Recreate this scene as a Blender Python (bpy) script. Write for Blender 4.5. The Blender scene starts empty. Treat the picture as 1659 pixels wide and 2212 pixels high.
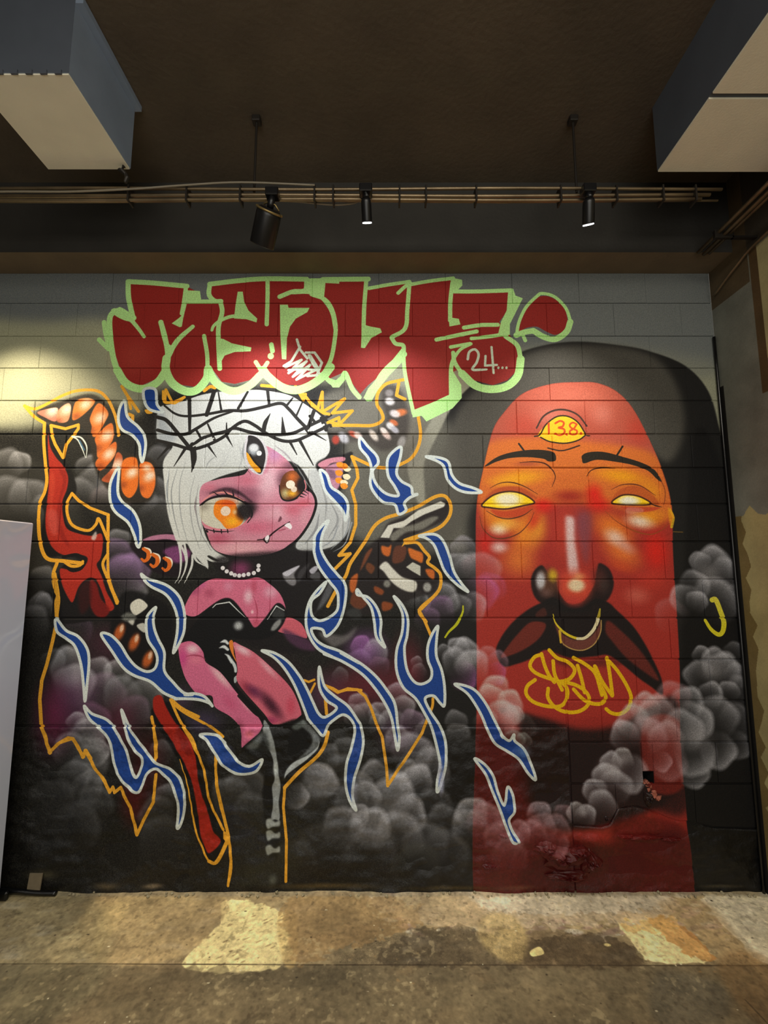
import bpy, bmesh, math, random
import numpy as np
from mathutils import Vector, Matrix

random.seed(7)
RNG = np.random.default_rng(7)
SC = bpy.context.scene
COL = SC.collection

# ------------------------------------------------------------------ camera
F = 960.0                      # focal length in pixels of the 1659 x 2212 frame
TH = math.radians(6.6)         # camera pitched slightly upwards
DW = 2.50                      # distance from the camera to the painted wall
HC = 1.68                      # camera height
cam = bpy.data.cameras.new('camera')
cam.sensor_fit = 'VERTICAL'; cam.sensor_height = 36.0; cam.lens = F / 2212 * 36.0
cam.clip_start = 0.02; cam.clip_end = 60
cam_ob = bpy.data.objects.new('camera', cam); COL.objects.link(cam_ob)
cam_ob.location = (0, -DW, HC); cam_ob.rotation_euler = (math.pi / 2 + TH, 0, 0)
SC.camera = cam_ob

# ------------------------------------------------------------------ world, exposure, room lights
w = bpy.data.worlds.new('world'); SC.world = w; w.use_nodes = True
w.node_tree.nodes['Background'].inputs[0].default_value = (1.0, 0.93, 0.8, 1)
w.node_tree.nodes['Background'].inputs[1].default_value = 0.12
SC.view_settings.view_transform = 'Standard'
SC.view_settings.look = 'None'
SC.view_settings.gamma = 1
SC.view_settings.use_curve_mapping = False
SC.view_settings.exposure = 0.15

def area(name, loc, rot, size, power, col, sy=None):
    l = bpy.data.lights.new(name, 'AREA'); l.energy = power; l.color = col
    l.shape = 'RECTANGLE'; l.size = size; l.size_y = sy or size
    o = bpy.data.objects.new(name, l); COL.objects.link(o); o.location = loc; o.rotation_euler = rot
    return o
# unseen warm overhead lights further back in the room, behind the camera
area('room_light', (0.4, -3.4, 3.6), (math.radians(30), 0, 0), 2.6, 46, (1.0, 0.93, 0.80), 0.7)
# added fill light behind the camera, brightening the mural and the undersides
area('fill_light', (0.3, -5.1, 1.5), (math.radians(96), 0, 0), 4.2, 66, (1.0, 0.96, 0.88), 2.4)

def spot_at(name, loc, tgt, power, col, size, blend, radius=0.03):
    l = bpy.data.lights.new(name, 'SPOT'); l.energy = power; l.color = col
    l.spot_size = math.radians(size); l.spot_blend = blend; l.shadow_soft_size = radius
    o = bpy.data.objects.new(name, l); COL.objects.link(o); o.location = loc
    o.rotation_euler = (Vector(tgt) - Vector(loc)).to_track_quat('-Z', 'Y').to_euler()
    return o

# ------------------------------------------------------------------ surveying: a sighting in the frame -> a point on a plane
def ray(px, py):
    a = (px - 829.5) / F; b = (1106 - py) / F
    return a, math.cos(TH) - b * math.sin(TH), math.sin(TH) + b * math.cos(TH)
def on_wall(px, py, y=0.0):
    a, dy, dz = ray(px, py); t = (DW + y) / dy
    return a * t, HC + dz * t
def on_floor(px, py, z=0.0):
    a, dy, dz = ray(px, py); t = (z - HC) / dz
    return a * t, -DW + dy * t
def on_side(px, py, X):
    a, dy, dz = ray(px, py); t = X / a
    return -DW + dy * t, HC + dz * t
XR = 1.96                       # right-hand wall
def srgb(c):
    return tuple(((v / 255) / 12.92 if v / 255 <= .04045 else ((v / 255 + .055) / 1.055) ** 2.4) for v in c)

# ------------------------------------------------------------------ a small spray-paint rasteriser (numpy) for paint on flat surfaces
CROPS = {'A': (200, 580, 3.19), 'B': (680, 580, 2.86), 'C': (40, 820, 4.1475), 'D': (340, 820, 3.95),
         'E': (660, 820, 4.1475), 'F': (1000, 800, 3.456), 'G': (60, 1240, 4.608), 'H': (380, 1180, 4.1475),
         'I': (700, 1280, 4.1475), 'J': (1020, 1260, 3.6065), 'K': (1400, 1140, 4.424), 'L': (60, 1500, 3.6065),
         'M': (440, 1540, 3.95), 'N': (820, 1540, 4.1475), 'O': (1180, 1560, 3.463), 'Z': (0, 0, 1.0)}

def parse(s, org='Z'):
    out = []
    for tok in s.split():
        if tok[0] == '@': org = tok[1]; continue
        x, y = tok.split(','); ox, oy, k = CROPS[org]
        out.append((ox + float(x) / k, oy + float(y) / k))
    return np.array(out, float)
def catmull(p, closed, n=6):
    if len(p) < 3: return p
    if closed: q = np.vstack([p[-1], p, p[0], p[1]])
    else: q = np.vstack([2 * p[0] - p[1], p, 2 * p[-1] - p[-2]])
    t = np.arange(n)[:, None] / n; out = []
    for i in range(1, len(q) - 2):
        a, b, c, d = q[i - 1], q[i], q[i + 1], q[i + 2]
        out.append(0.5 * (2 * b + (c - a) * t + (2 * a - 5 * b + 4 * c - d) * t ** 2 + (3 * b - a - 3 * c + d) * t ** 3))
    out = np.vstack(out)
    if not closed: out = np.vstack([out, p[-1]])
    return out

class Canvas:
    def __init__(s, u0, u1, v0, v1, ppm, base, surf):
        s.u0, s.v0, s.ppm = u0, v0, ppm
        s.W, s.H = int((u1 - u0) * ppm), int((v1 - v0) * ppm)
        s.u1, s.v1 = u0 + s.W / ppm, v0 + s.H / ppm
        s.img = np.empty((s.H, s.W, 3), np.float32); s.img[:] = np.array(base) / 255.0
        s.noise = RNG.random((s.H, s.W), dtype=np.float32)
        s.surf = surf; s.mask = None; s.org = 'Z'
    def tc(s, p):
        o = []
        for x, y in p:
            u, v = s.surf(x, y); o.append(((u - s.u0) * s.ppm, (v - s.v0) * s.ppm))
        return np.array(o)
    def sc(s, x, y):
        a = s.tc([(x, y), (x + 4, y), (x, y + 4)])
        return 0.5 * (np.hypot(*(a[1] - a[0])) + np.hypot(*(a[2] - a[0]))) / 4
    def box(s, q, pad):
        x0 = max(0, int(q[:, 0].min() - pad)); x1 = min(s.W, int(q[:, 0].max() + pad) + 2)
        y0 = max(0, int(q[:, 1].min() - pad)); y1 = min(s.H, int(q[:, 1].max() + pad) + 2)
        return (x0, x1, y0, y1) if x1 > x0 and y1 > y0 else None
    def cover(s, q, bx):
        x0, x1, y0, y1 = bx; W = x1 - x0; H = y1 - y0; SS = 3
        m = np.zeros((H, W + 2), np.float32)
        a = q; b = np.roll(q, -1, 0)
        for j in range(H * SS):
            yy = y0 + (j + .5) / SS
            k = (a[:, 1] <= yy) != (b[:, 1] <= yy)
            if not k.any(): continue
            aa, bb = a[k], b[k]
            xs = np.sort(aa[:, 0] + (yy - aa[:, 1]) * (bb[:, 0] - aa[:, 0]) / (bb[:, 1] - aa[:, 1])) - x0
            xs = np.clip(xs, 0, W)
            for c, sg in zip(xs, [1, -1] * (len(xs) // 2)):
                i = int(c); f = c - i
                m[j // SS, i] += sg * (1 - f); m[j // SS, i + 1] += sg * f
        return np.clip(np.cumsum(m, 1)[:, :W] / SS, 0, 1)
    def blur(s, m, r):
        r = int(round(r))
        if r < 1: return m
        for _ in range(2):
            for ax in (0, 1):
                p = np.pad(m, [(r + 1, r) if ax == 0 else (0, 0), (r + 1, r) if ax == 1 else (0, 0)], mode='edge')
                c = np.cumsum(p, ax, dtype=np.float64)
                k = 2 * r + 1
                m = ((c[k:] - c[:-k]) if ax == 0 else (c[:, k:] - c[:, :-k])) / k
                m = m.astype(np.float32)
        return m
    def put(s, m, bx, col, a, grain=0.0):
        x0, x1, y0, y1 = bx
        m = m * a
        if grain:
            m = np.clip(m * (1 - grain + 2 * grain * s.noise[y0:y1, x0:x1]), 0, 1)
        if s.mask is not None: m = m * s.mask[y0:y1, x0:x1]
        r = s.img[y0:y1, x0:x1]; r += m[..., None] * (np.array(col, np.float32) / 255.0 - r)
    def field(s, bx, cell, seed=0):
        x0, x1, y0, y1 = bx; W, H = x1 - x0, y1 - y0; out = np.zeros((H, W), np.float32); amp = .5
        rr = np.random.default_rng(seed)
        for o in range(3):
            c = max(2, cell / 2 ** o); g = rr.random((int(H / c) + 3, int(W / c) + 3)).astype(np.float32)
            u = np.arange(W) / c; v = np.arange(H) / c; i = u.astype(int); j = v.astype(int); fu = u - i; fv = (v - j)[:, None]
            fu = fu * fu * (3 - 2 * fu); fv = fv * fv * (3 - 2 * fv)
            a = g[j][:, i] * (1 - fu) + g[j][:, i + 1] * fu; b = g[j + 1][:, i] * (1 - fu) + g[j + 1][:, i + 1] * fu
            out += amp * (a * (1 - fv) + b * fv); amp /= 2
        return out / .875
    # patch with a worn, ragged outline
    def RG(s, col, pts, soft=10, rag=1.2, a=1.0, cell=30, seed=1, grain=.15):
        p = catmull(parse(pts, s.org), True); q = s.tc(p); k = s.sc(*p.mean(0)); bx = s.box(q, soft * k * 2 + 2)
        if not bx: return
        mm = s.blur(s.cover(q, bx), soft * k * .5)
        n = s.field(bx, cell * k * .5, seed)
        s.put(np.clip((mm + (n - .5) * rag - .5) * 6 + .5, 0, 1).astype(np.float32), bx, col, a, grain)
    # filled shape
    def P(s, col, pts, soft=0, a=1.0, sm=1, grain=None):
        p = parse(pts, s.org) if isinstance(pts, str) else pts
        if sm: p = catmull(p, True)
        q = s.tc(p); k = s.sc(*p.mean(0)); bx = s.box(q, soft * k * 2 + 2)
        if not bx: return
        m = s.cover(q, bx)
        if soft: m = s.blur(m, soft * k * .5)
        s.put(m, bx, col, a, grain if grain is not None else (0.35 if soft > 3 else 0.06))
    # brush stroke with width w; t = (start, end) taper factors
    def S(s, col, pts, w=6, t=(1, 1), soft=0, a=1.0, sm=1, closed=False, grain=None):
        p = parse(pts, s.org) if isinstance(pts, str) else pts
        if sm: p = catmull(p, closed)
        if closed: p = np.vstack([p, p[0]])
        q = s.tc(p); k = s.sc(*p.mean(0)); R = w * k / 2; n = len(q); sf = max(.7, soft * k)
        bx = s.box(q, R + sf + 2)
        if not bx: return
        x0, x1, y0, y1 = bx; m = np.zeros((y1 - y0, x1 - x0), np.float32)
        ln = np.r_[0, np.cumsum(np.hypot(*(q[1:] - q[:-1]).T))]; ln = ln / max(ln[-1], 1e-6)
        def tap(u):
            f = 1.0
            if t[0] != 1: f *= t[0] + (1 - t[0]) * min(1, u / .5)
            if t[1] != 1: f *= t[1] + (1 - t[1]) * min(1, (1 - u) / .5)
            return f
        for i in range(n - 1):
            a0, b0 = q[i], q[i + 1]; ra, rb = R * tap(ln[i]), R * tap(ln[i + 1]); pad = max(ra, rb) + sf + 1
            X0 = max(x0, int(min(a0[0], b0[0]) - pad)); X1 = min(x1, int(max(a0[0], b0[0]) + pad) + 2)
            Y0 = max(y0, int(min(a0[1], b0[1]) - pad)); Y1 = min(y1, int(max(a0[1], b0[1]) + pad) + 2)
            if X1 <= X0 or Y1 <= Y0: continue
            gx = np.arange(X0, X1)[None, :] + .5 - a0[0]; gy = np.arange(Y0, Y1)[:, None] + .5 - a0[1]
            dx, dy = b0 - a0; L2 = dx * dx + dy * dy + 1e-9
            h = np.clip((gx * dx + gy * dy) / L2, 0, 1)
            d = np.hypot(gx - h * dx, gy - h * dy)
            c = np.clip(((ra + (rb - ra) * h) + sf / 2 - d) / sf, 0, 1)
            v = m[Y0 - y0:Y1 - y0, X0 - x0:X1 - x0]; np.maximum(v, c, out=v)
        s.put(m, bx, col, a, grain if grain is not None else (0.3 if soft > 3 else 0.05))
    # soft spray blob
    def B(s, col, x, y, rx, ry=None, a=1.0, rot=0, hard=0.0, grain=.3):
        ox, oy, k0 = CROPS[s.org]; x = ox + x / k0; y = oy + y / k0; ry = ry or rx; rx /= k0; ry /= k0
        c = s.tc([(x, y)])[0]; k = s.sc(x, y); R = max(rx, ry) * k
        bx = s.box(np.array([c]), R * 1.25)
        if not bx: return
        x0, x1, y0, y1 = bx
        gx = np.arange(x0, x1)[None, :] + .5 - c[0]; gy = -(np.arange(y0, y1)[:, None] + .5 - c[1])
        r = math.radians(rot); cs, sn = math.cos(r), math.sin(r)
        d = np.hypot((gx * cs + gy * sn) / (rx * k), (-gx * sn + gy * cs) / (ry * k))
        if hard >= 1: m = np.clip((1 - d) * min(rx, ry) * k + .5, 0, 1)
        else:
            m = np.clip((1.15 - d) / (1.15 - hard), 0, 1); m = m * m * (3 - 2 * m)
        s.put(m.astype(np.float32), bx, col, a, grain if hard < 1 else .05)
    # one lobe of a sprayed cloud: bright, crisp along its rim, fading away from it
    def CL(s, x, y, r, a=.7, ang=90, col=(190, 190, 196), sq=1.0):
        ox, oy, k0 = CROPS[s.org]; x = ox + x / k0; y = oy + y / k0; r /= k0
        c = s.tc([(x, y)])[0]; k = s.sc(x, y) * r
        bx = s.box(np.array([c]), k * 1.35)
        if not bx: return
        x0, x1, y0, y1 = bx
        gx = (np.arange(x0, x1)[None, :] + .5 - c[0]) / k; gy = (np.arange(y0, y1)[:, None] + .5 - c[1]) / (k * sq)
        if s.surf is not on_wall: gy = -gy
        d = np.hypot(gx, gy); th = np.arctan2(gy, gx)
        d = d * (1 + .05 * np.sin(3 * th + x) + .035 * np.sin(5 * th + y))
        dt = gx * math.cos(math.radians(ang)) + gy * math.sin(math.radians(ang))
        edge = np.clip((1 - d) * 5 + .1, 0, 1)
        m = edge * np.clip((dt + 1) / 2, 0, 1) ** 1.5 * (.55 + .45 * np.clip(d, 0, 1) ** 2)
        s.put(m.astype(np.float32), bx, col, a, .3)
    def clip(s, pts=None, soft=0, sm=1):
        if pts is None: s.mask = None; return
        p = parse(pts, s.org)
        if sm: p = catmull(p, True)
        q = s.tc(p); bx = s.box(q, soft * 3 + 2); m = s.cover(q, bx)
        if soft: m = s.blur(m, soft * s.sc(*p.mean(0)) * .5)
        s.mask = np.zeros((s.H, s.W), np.float32); s.mask[bx[2]:bx[3], bx[0]:bx[1]] = m
    def image(s, name):
        im = bpy.data.images.new(name, s.W, s.H, alpha=False)
        px = np.ones((s.H, s.W, 4), np.float32); px[..., :3] = np.clip(s.img, 0, 1)
        im.pixels.foreach_set(px.ravel()); im.update(); im.pack()
        return im
# ------------------------------------------------------------------ the mural
PPM = 620
MU = Canvas(-3.2, XR + .02, 0.0, 3.42, PPM, (150, 151, 128), on_wall)
m = MU
GREEN = (190, 240, 152); RED = (154, 40, 34); GOLD = (232, 166, 48); BLK = (20, 18, 18); WHT = (214, 222, 216); BLUE = (28, 66, 142)

def bg():
    m.org = 'Z'
    m.P((98, 104, 110), "-900,560 1700,560 1700,800 1300,745 900,770 300,690 120,700 -900,640", 30, .8, 0)
    m.P((112, 116, 114), "1120,600 1560,600 1560,800 1400,800 1200,760", 20, .5)
    # arch of black paint and the black ground of the whole picture
    m.P((17, 16, 16), "-900,960 40,930 70,880 140,880 230,870 300,900 330,850 460,835 700,830 830,850 900,900 940,960 1010,960 1040,1300 1040,2000 -900,2000", 26, 1)
    m.P((26, 25, 24), "960,905 1000,850 1060,800 1115,765 1180,745 1250,738 1330,745 1400,758 1480,790 1530,845 1554,925 1572,1010 1600,1250 1640,1600 1680,1990 940,1990 915,1300 905,1080 920,1000", 3, 1)
    m.P((112, 110, 99), "780,860 900,860 960,900 985,960 1010,1180 960,1190 760,1160 740,1000", 22, .85)
    m.P((88, 85, 77), "1000,870 1120,770 1260,745 1420,775 1480,900 1440,1000 1340,900 1180,840 1080,930 1030,1080 960,1180 900,1180 950,1000", 16, .8)
    m.P((166, 165, 148), "985,850 960,910 925,980 915,1010 918,1080 905,1090 880,1010 900,960 935,900 940,860", 4, .75)
    m.P((122, 119, 108), "700,850 870,830 900,900 880,960 720,940", 14, .8)
    m.P((14, 13, 13), "1490,1000 1560,1010 1590,1250 1625,1600 1660,1990 1480,1990", 10, .85)
    m.P((172, 172, 142), "-300,690 60,700 240,700 250,830 120,850 40,900 -300,960", 26, .7)  # paler, yellower wall where the left lamp's pool falls, painted into the colour
    m.P((56, 54, 50), "60,980 -900,960 -900,1300 60,1300", 20, .6)
    m.B((120, 112, 100), 880, 960, 60, 90, .5)
    # purple and wine-red haze behind the figure
    for x, y, rx, ry, c, a in [(120, 1540, 60, 110, (110, 30, 66), .8), (170, 1500, 70, 90, (100, 60, 96), .6), (260, 1560, 60, 80, (90, 34, 54), .7),
                               (240, 1390, 90, 60, (84, 38, 58), .6), (560, 1460, 120, 70, (92, 34, 54), .35), (800, 1480, 140, 70, (96, 34, 44), .9),
                               (880, 1440, 50, 90, (112, 34, 44), .7), (740, 1510, 60, 50, (90, 30, 38), .7), (790, 1400, 60, 50, (130, 78, 140), .8),
                               (320, 1650, 60, 100, (66, 18, 22), .8), (290, 1730, 40, 70, (84, 18, 20), .8), (700, 1500, 70, 60, (100, 60, 90), .5),
                               (860, 1580, 60, 60, (110, 70, 104), .5), (440, 1560, 60, 40, (70, 58, 90), .7), (390, 1510, 40, 40, (80, 60, 90), .6)]:
        m.B(c, x, y, rx, ry, a)

CG = (218, 218, 226); CP = (190, 148, 208); CD = (158, 160, 166)
def clouds_left():
    m.org = 'Z'
    for x, y, r, a, ang, c in [
        (8, 1010, 45, .55, 90, CG), (42, 1000, 27, .8, 60, CG), (60, 1075, 46, .6, 80, CG), (18, 1075, 50, .5, 100, CG), (95, 1100, 36, .5, 60, CG),
        (190, 1010, 30, .7, 90, CG), (215, 1045, 52, .75, 70, CG), (240, 1085, 50, .55, 80, (190, 160, 160)), (170, 1070, 40, .5, 110, CG), (300, 1080, 40, .7, 90, CG), (330, 1060, 34, .5, 70, CG),
        (340, 1120, 50, .4, 60, CG), (345, 1000, 40, .5, 80, CG), (255, 1170, 30, .7, 90, CG), (250, 1200, 40, .6, 80, CP), (265, 1245, 52, .75, 90, CP), (285, 1235, 46, .7, 50, CP), (280, 1285, 40, .7, -40, CG),
        (90, 1250, 30, .45, 80, CG), (88, 1310, 32, .6, 90, CG), (95, 1300, 20, .5, 80, CG), (70, 1345, 40, .4, 80, CG), (160, 1330, 30, .5, 90, CP), (170, 1360, 34, .3, 60, CP),
        (115, 1430, 30, .5, 60, CD), (150, 1440, 46, .8, 100, CG), (160, 1480, 50, .7, 60, CG), (210, 1450, 34, .8, 60, CG), (225, 1500, 50, .65, 70, (176, 150, 176)), (262, 1500, 44, .7, 100, CD),
        (255, 1455, 34, .8, 90, CG), (300, 1470, 40, .7, 90, CD), (310, 1510, 48, .6, 50, CG), (290, 1540, 40, .5, 60, (176, 140, 170)), (200, 1560, 44, .6, 60, (160, 110, 150)),
        (165, 1560, 24, .8, 90, CG), (190, 1590, 44, .85, 70, CG), (150, 1620, 40, .5, 110, CG), (205, 1625, 34, .7, 20, CG), (190, 1650, 50, .4, 40, CG), (175, 1665, 34, .5, 60, CD),
        (160, 1680, 40, .7, 60, CD), (190, 1700, 38, .7, 60, CD), (205, 1740, 46, .5, 80, CD), (110, 1740, 60, .3, 60, CD), (165, 1790, 60, .3, 40, CD),
        (350, 1625, 30, .5, 90, CD), (360, 1720, 30, .7, 90, CD), (340, 1760, 44, .5, 120, CD), (350, 1820, 60, .3, 100, CD),
        (530, 1700, 46, .7, 80, CD), (500, 1720, 46, .5, 110, CD), (545, 1760, 50, .35, 80, CD), (490, 1800, 60, .3, 110, (76, 80, 110)), (480, 1640, 34, .5, 100, (84, 88, 130)), (540, 1850, 60, .2, 60, (76, 80, 110)),
        (700, 1640, 38, .65, 80, CD), (745, 1620, 30, .6, 90, CD), (735, 1670, 44, .5, 60, CD), (690, 1690, 44, .9, 60, CG), (640, 1720, 30, .7, -20, CG), (700, 1740, 60, .35, 90, CD), (770, 1700, 40, .6, 50, CD),
        (760, 1740, 46, .5, 90, CD), (740, 1790, 50, .6, 80, CG), (790, 1720, 36, .6, 60, CG), (810, 1680, 40, .7, 110, CG), (850, 1720, 52, .9, 80, CG), (880, 1760, 46, .8, 30, CG), (800, 1790, 50, .8, 80, CG), (775, 1760, 26, .7, 60, CG),
        (900, 1690, 40, .9, 80, CG), (880, 1670, 30, .7, 120, CG), (890, 1630, 50, .9, 70, (190, 186, 196)), (930, 1660, 46, .7, 60, CG), (860, 1600, 34, .7, 100, CG), (940, 1740, 40, .5, 80, CD), (960, 1780, 44, .6, 100, CD),
        (860, 1810, 60, .6, 80, CG), (920, 1830, 56, .5, 80, CD), (700, 1840, 70, .3, 80, CD), (800, 1860, 70, .3, 80, CD), (960, 1850, 60, .4, 60, CD), (900, 1880, 60, .25, 80, (110, 112, 96)), (640, 1860, 50, .2, 80, CD),
        (775, 1520, 26, .8, 90, CG), (790, 1550, 34, .6, 80, CG), (765, 1545, 26, .5, 120, CG), (820, 1540, 26, .8, 90, CG), (815, 1560, 20, .5, 90, CG), (855, 1500, 26, .9, 90, (196, 186, 200)), (870, 1530, 30, .8, 60, CG), (890, 1560, 30, .8, 60, (190, 160, 190)), (845, 1560, 30, .6, 120, CG),
        (925, 1580, 30, .5, 90, CG), (985, 1560, 28, .6, 90, CG), (990, 1590, 30, .5, 80, CG), (735, 1460, 20, .6, 80, CD),
        (780, 1395, 24, .9, 100, (196, 130, 206)), (810, 1410, 30, .8, 60, CG), (775, 1430, 30, .5, 90, CP), (820, 1440, 24, .7, 80, (150, 110, 140)), (900, 1430, 14, .6, 90, CG), (905, 1450, 18, .4, 90, CG),
        (880, 1290, 30, .8, 90, CG), (905, 1300, 26, .6, 60, CG), (955, 1295, 40, .8, 60, CG), (950, 1320, 36, .6, 100, (196, 140, 206)), (925, 1340, 30, .5, 80, (190, 150, 196)), (990, 1310, 30, .5, 60, CG),
        (1000, 1190, 34, .85, 90, (170, 166, 176)), (990, 1225, 34, .6, 110, CG), (1020, 1240, 50, .7, 60, CG)]:
        m.CL(x, y, r, a, ang, c)
    for x, y, r in ((690, 1695, 50), (850, 1735, 64), (875, 1685, 40), (160, 1465, 40), (190, 1600, 36), (900, 1660, 36), (800, 1790, 60), (225, 1050, 40)):
        m.B((206, 206, 214), x, y, r, r * .8, .3)

def letters():
    m.org = 'A'
    m.P(RED, "255,95 640,120 740,170 740,215 880,225 880,330 870,700 800,700 780,760 700,815 600,800 530,730 490,690 440,760 340,805 270,800 200,720 160,600 140,480 130,310 170,325 260,370 290,345 265,250", sm=0)
    m.P(RED, "810,100 1200,75 1460,75 1460,150 1560,190 1640,300 1665,400 1640,640 1560,760 1440,805 1300,800 1200,720 1160,700 1080,770 980,795 890,780 830,700 870,400 820,400 880,240 820,200", sm=0)
    m.org = 'B'
    m.P(RED, "50,70 320,70 330,130 590,90 570,380 480,430 545,500 430,640 330,720 280,775 180,640 90,680 40,700 20,620 120,480 130,350 100,230 50,170", sm=0)
    m.P(RED, "590,100 840,70 860,150 1210,140 1190,260 1140,330 1200,400 1240,470 1260,560 1240,640 1190,690 1100,720 980,690 900,620 850,640 840,780 700,840 610,880 580,780 545,550 480,440 570,380", sm=0)
    m.P(RED, "1255,400 1270,330 1310,240 1370,180 1450,175 1530,230 1560,310 1550,370 1490,410 1430,390 1370,360 1300,370")
    # lamp pools on the letters, painted in as paler red
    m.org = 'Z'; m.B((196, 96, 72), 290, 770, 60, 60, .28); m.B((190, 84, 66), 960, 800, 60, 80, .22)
    g = lambda *a, **k: m.S(GREEN, *a, **k)
    G = lambda *a, **k: m.P(GREEN, *a, **k)
    m.org = 'A'
    g("245,90 420,100 650,122", 11); g("245,90 248,200 275,330", 11); g("140,290 200,295 270,360 320,420 355,470", 9, (1, .8))
    g("150,290 118,340 120,450 140,600 170,700 220,780 290,822", 12); g("170,700 220,780 290,822 370,825 450,780 500,710", 17); g("500,710 518,600 500,480 470,370", 11)
    g("45,490 75,520 110,555", 10); g("78,370 90,450 110,520", 10); g("185,285 280,340", 13); G("150,280 200,270 260,310 290,360 230,360 150,320")
    g("645,120 630,230 615,310", 9); G("545,378 590,345 630,310 640,250 650,240 625,340 615,400 600,405", sm=0); G("640,150 740,155 748,210 740,240 645,240", sm=0)
    g("650,228 885,228", 9); g("880,225 893,300 868,400 868,520 876,690", 10); g("520,600 515,540 490,460 468,370", 10, (1, .8)); g("520,600 590,490 690,400", 11, (1, .8))
    G("500,500 545,530 590,480 560,570 525,640 490,720 500,600"); g("510,620 505,700 550,790 640,845 720,835 785,760 795,700", 18); g("790,740 790,600 768,465", 9)
    g("808,110 803,180 840,222 885,226", 10); g("808,108 1000,85 1190,72 1475,75", 11); g("1475,75 1465,150 1380,160 1290,195", 10); g("1206,80 1206,200 1200,385", 9)
    G("1000,160 1035,160 1045,230 1075,290 1135,345 1130,372 1060,350 975,345 985,250", sm=0); g("1060,335 960,330 880,360 835,395 822,425", 8, (1, .8))
    G("870,480 900,485 960,515 1095,545 1090,572 980,575 910,600 888,640 885,690 865,690", sm=0)
    G("1290,248 1345,248 1350,270 1495,270 1480,300 1400,345 1360,400 1340,480 1335,628 1305,625 1293,450", sm=0)
    g("1380,165 1500,165 1590,210 1650,300 1675,420", 9); m.P(GREEN, "1475,70 1700,65 1700,105 1605,100 1595,200 1540,175 1475,155", sm=0)
    g("795,690 840,775 920,832 1000,842 1090,800 1150,740", 17); g("1175,700 1210,745 1300,815 1400,838 1500,805 1590,740 1640,680", 18)
    g("1125,645 1160,700 1205,760", 9); g("1205,650 1170,700 1120,760", 9); g("1232,525 1240,570", 10); g("1228,603 1228,606", 13)
    W = (212, 226, 200)
    for q in ("1408,490 1430,560 1480,620", "1430,540 1370,640 1318,672", "1330,680 1440,630 1350,720 1475,640 1380,745 1500,665 1405,765 1555,690 1500,600",
              "1470,580 1530,580 1580,650 1545,735 1480,740", "1490,600 1520,660 1560,720", "1350,700 1450,690 1540,700"):
        m.S(W, q, 5.5, sm=0)
    m.org = 'B'
    g("50,68 330,65", 11); G("-20,60 50,60 55,180 20,165 -40,150", sm=0); g("318,75 305,250 300,480", 9)
    G("295,345 340,358 405,370 415,395 350,430 310,492 285,490", sm=0); g("335,122 450,102 585,82", 8); g("515,152 555,115 590,92", 8); g("585,90 572,250 558,370 475,425", 9)
    g("475,430 500,465 545,475 550,520", 9); g("550,530 430,640 370,740 330,800", 14); G("540,490 560,560 460,660 390,750 350,820 300,800 330,740 420,640", sm=0)
    g("-20,160 60,190 105,250 128,350 122,450 100,560 60,640", 9); g("50,650 90,695 130,715 165,690 188,645 230,740 275,795", 10); G("70,670 130,690 185,640 205,665 150,735 110,735", sm=0)
    g("590,100 700,80 855,60", 8); G("840,55 910,70 912,105 870,145 838,130", sm=0); g("850,90 838,200 836,320", 9); G("826,300 890,310 900,345 832,358", sm=0)
    g("862,142 1000,142 1215,135", 9); G("1195,130 1230,140 1240,168 1285,185 1245,265 1205,345 1205,410 1130,415 1150,330 1185,260", sm=0)
    g("922,365 1020,350 1130,348", 9); g("752,440 880,412 1000,388", 9); g("968,432 1080,420 1190,402", 8)
    g("1180,420 1250,475 1272,560", 10); g("1272,560 1255,660 1190,725 1090,745 990,722 910,650", 17); g("910,650 865,580 855,520", 9)
    g("862,545 842,620 842,780", 9); G("845,620 905,720 908,800 850,865 690,945 660,910 605,920 600,880 620,870 720,830 840,775", sm=0); g("548,520 558,650 610,895", 8)
    g("840,485 960,462", 8, (1, .8)); g("965,465 900,500 855,560", 7)
    g("1245,415 1262,330 1305,240 1372,172 1405,155 1480,175 1550,245 1580,330", 7); g("1578,330 1555,390 1490,435 1420,425 1350,385", 13); g("1350,385 1290,395 1245,412", 12); g("1290,420 1300,445", 8)
    m.S(W, "945,560 955,515 990,500 1012,530 1000,580 975,625 1060,622", 5.5); m.S(W, "1055,540 1052,600 1125,595", 5, sm=0); m.S(W, "1092,485 1105,645", 5)
    for x in (1135, 1160, 1185): m.S(W, f"{x},612 {x},614", 5)

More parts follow.
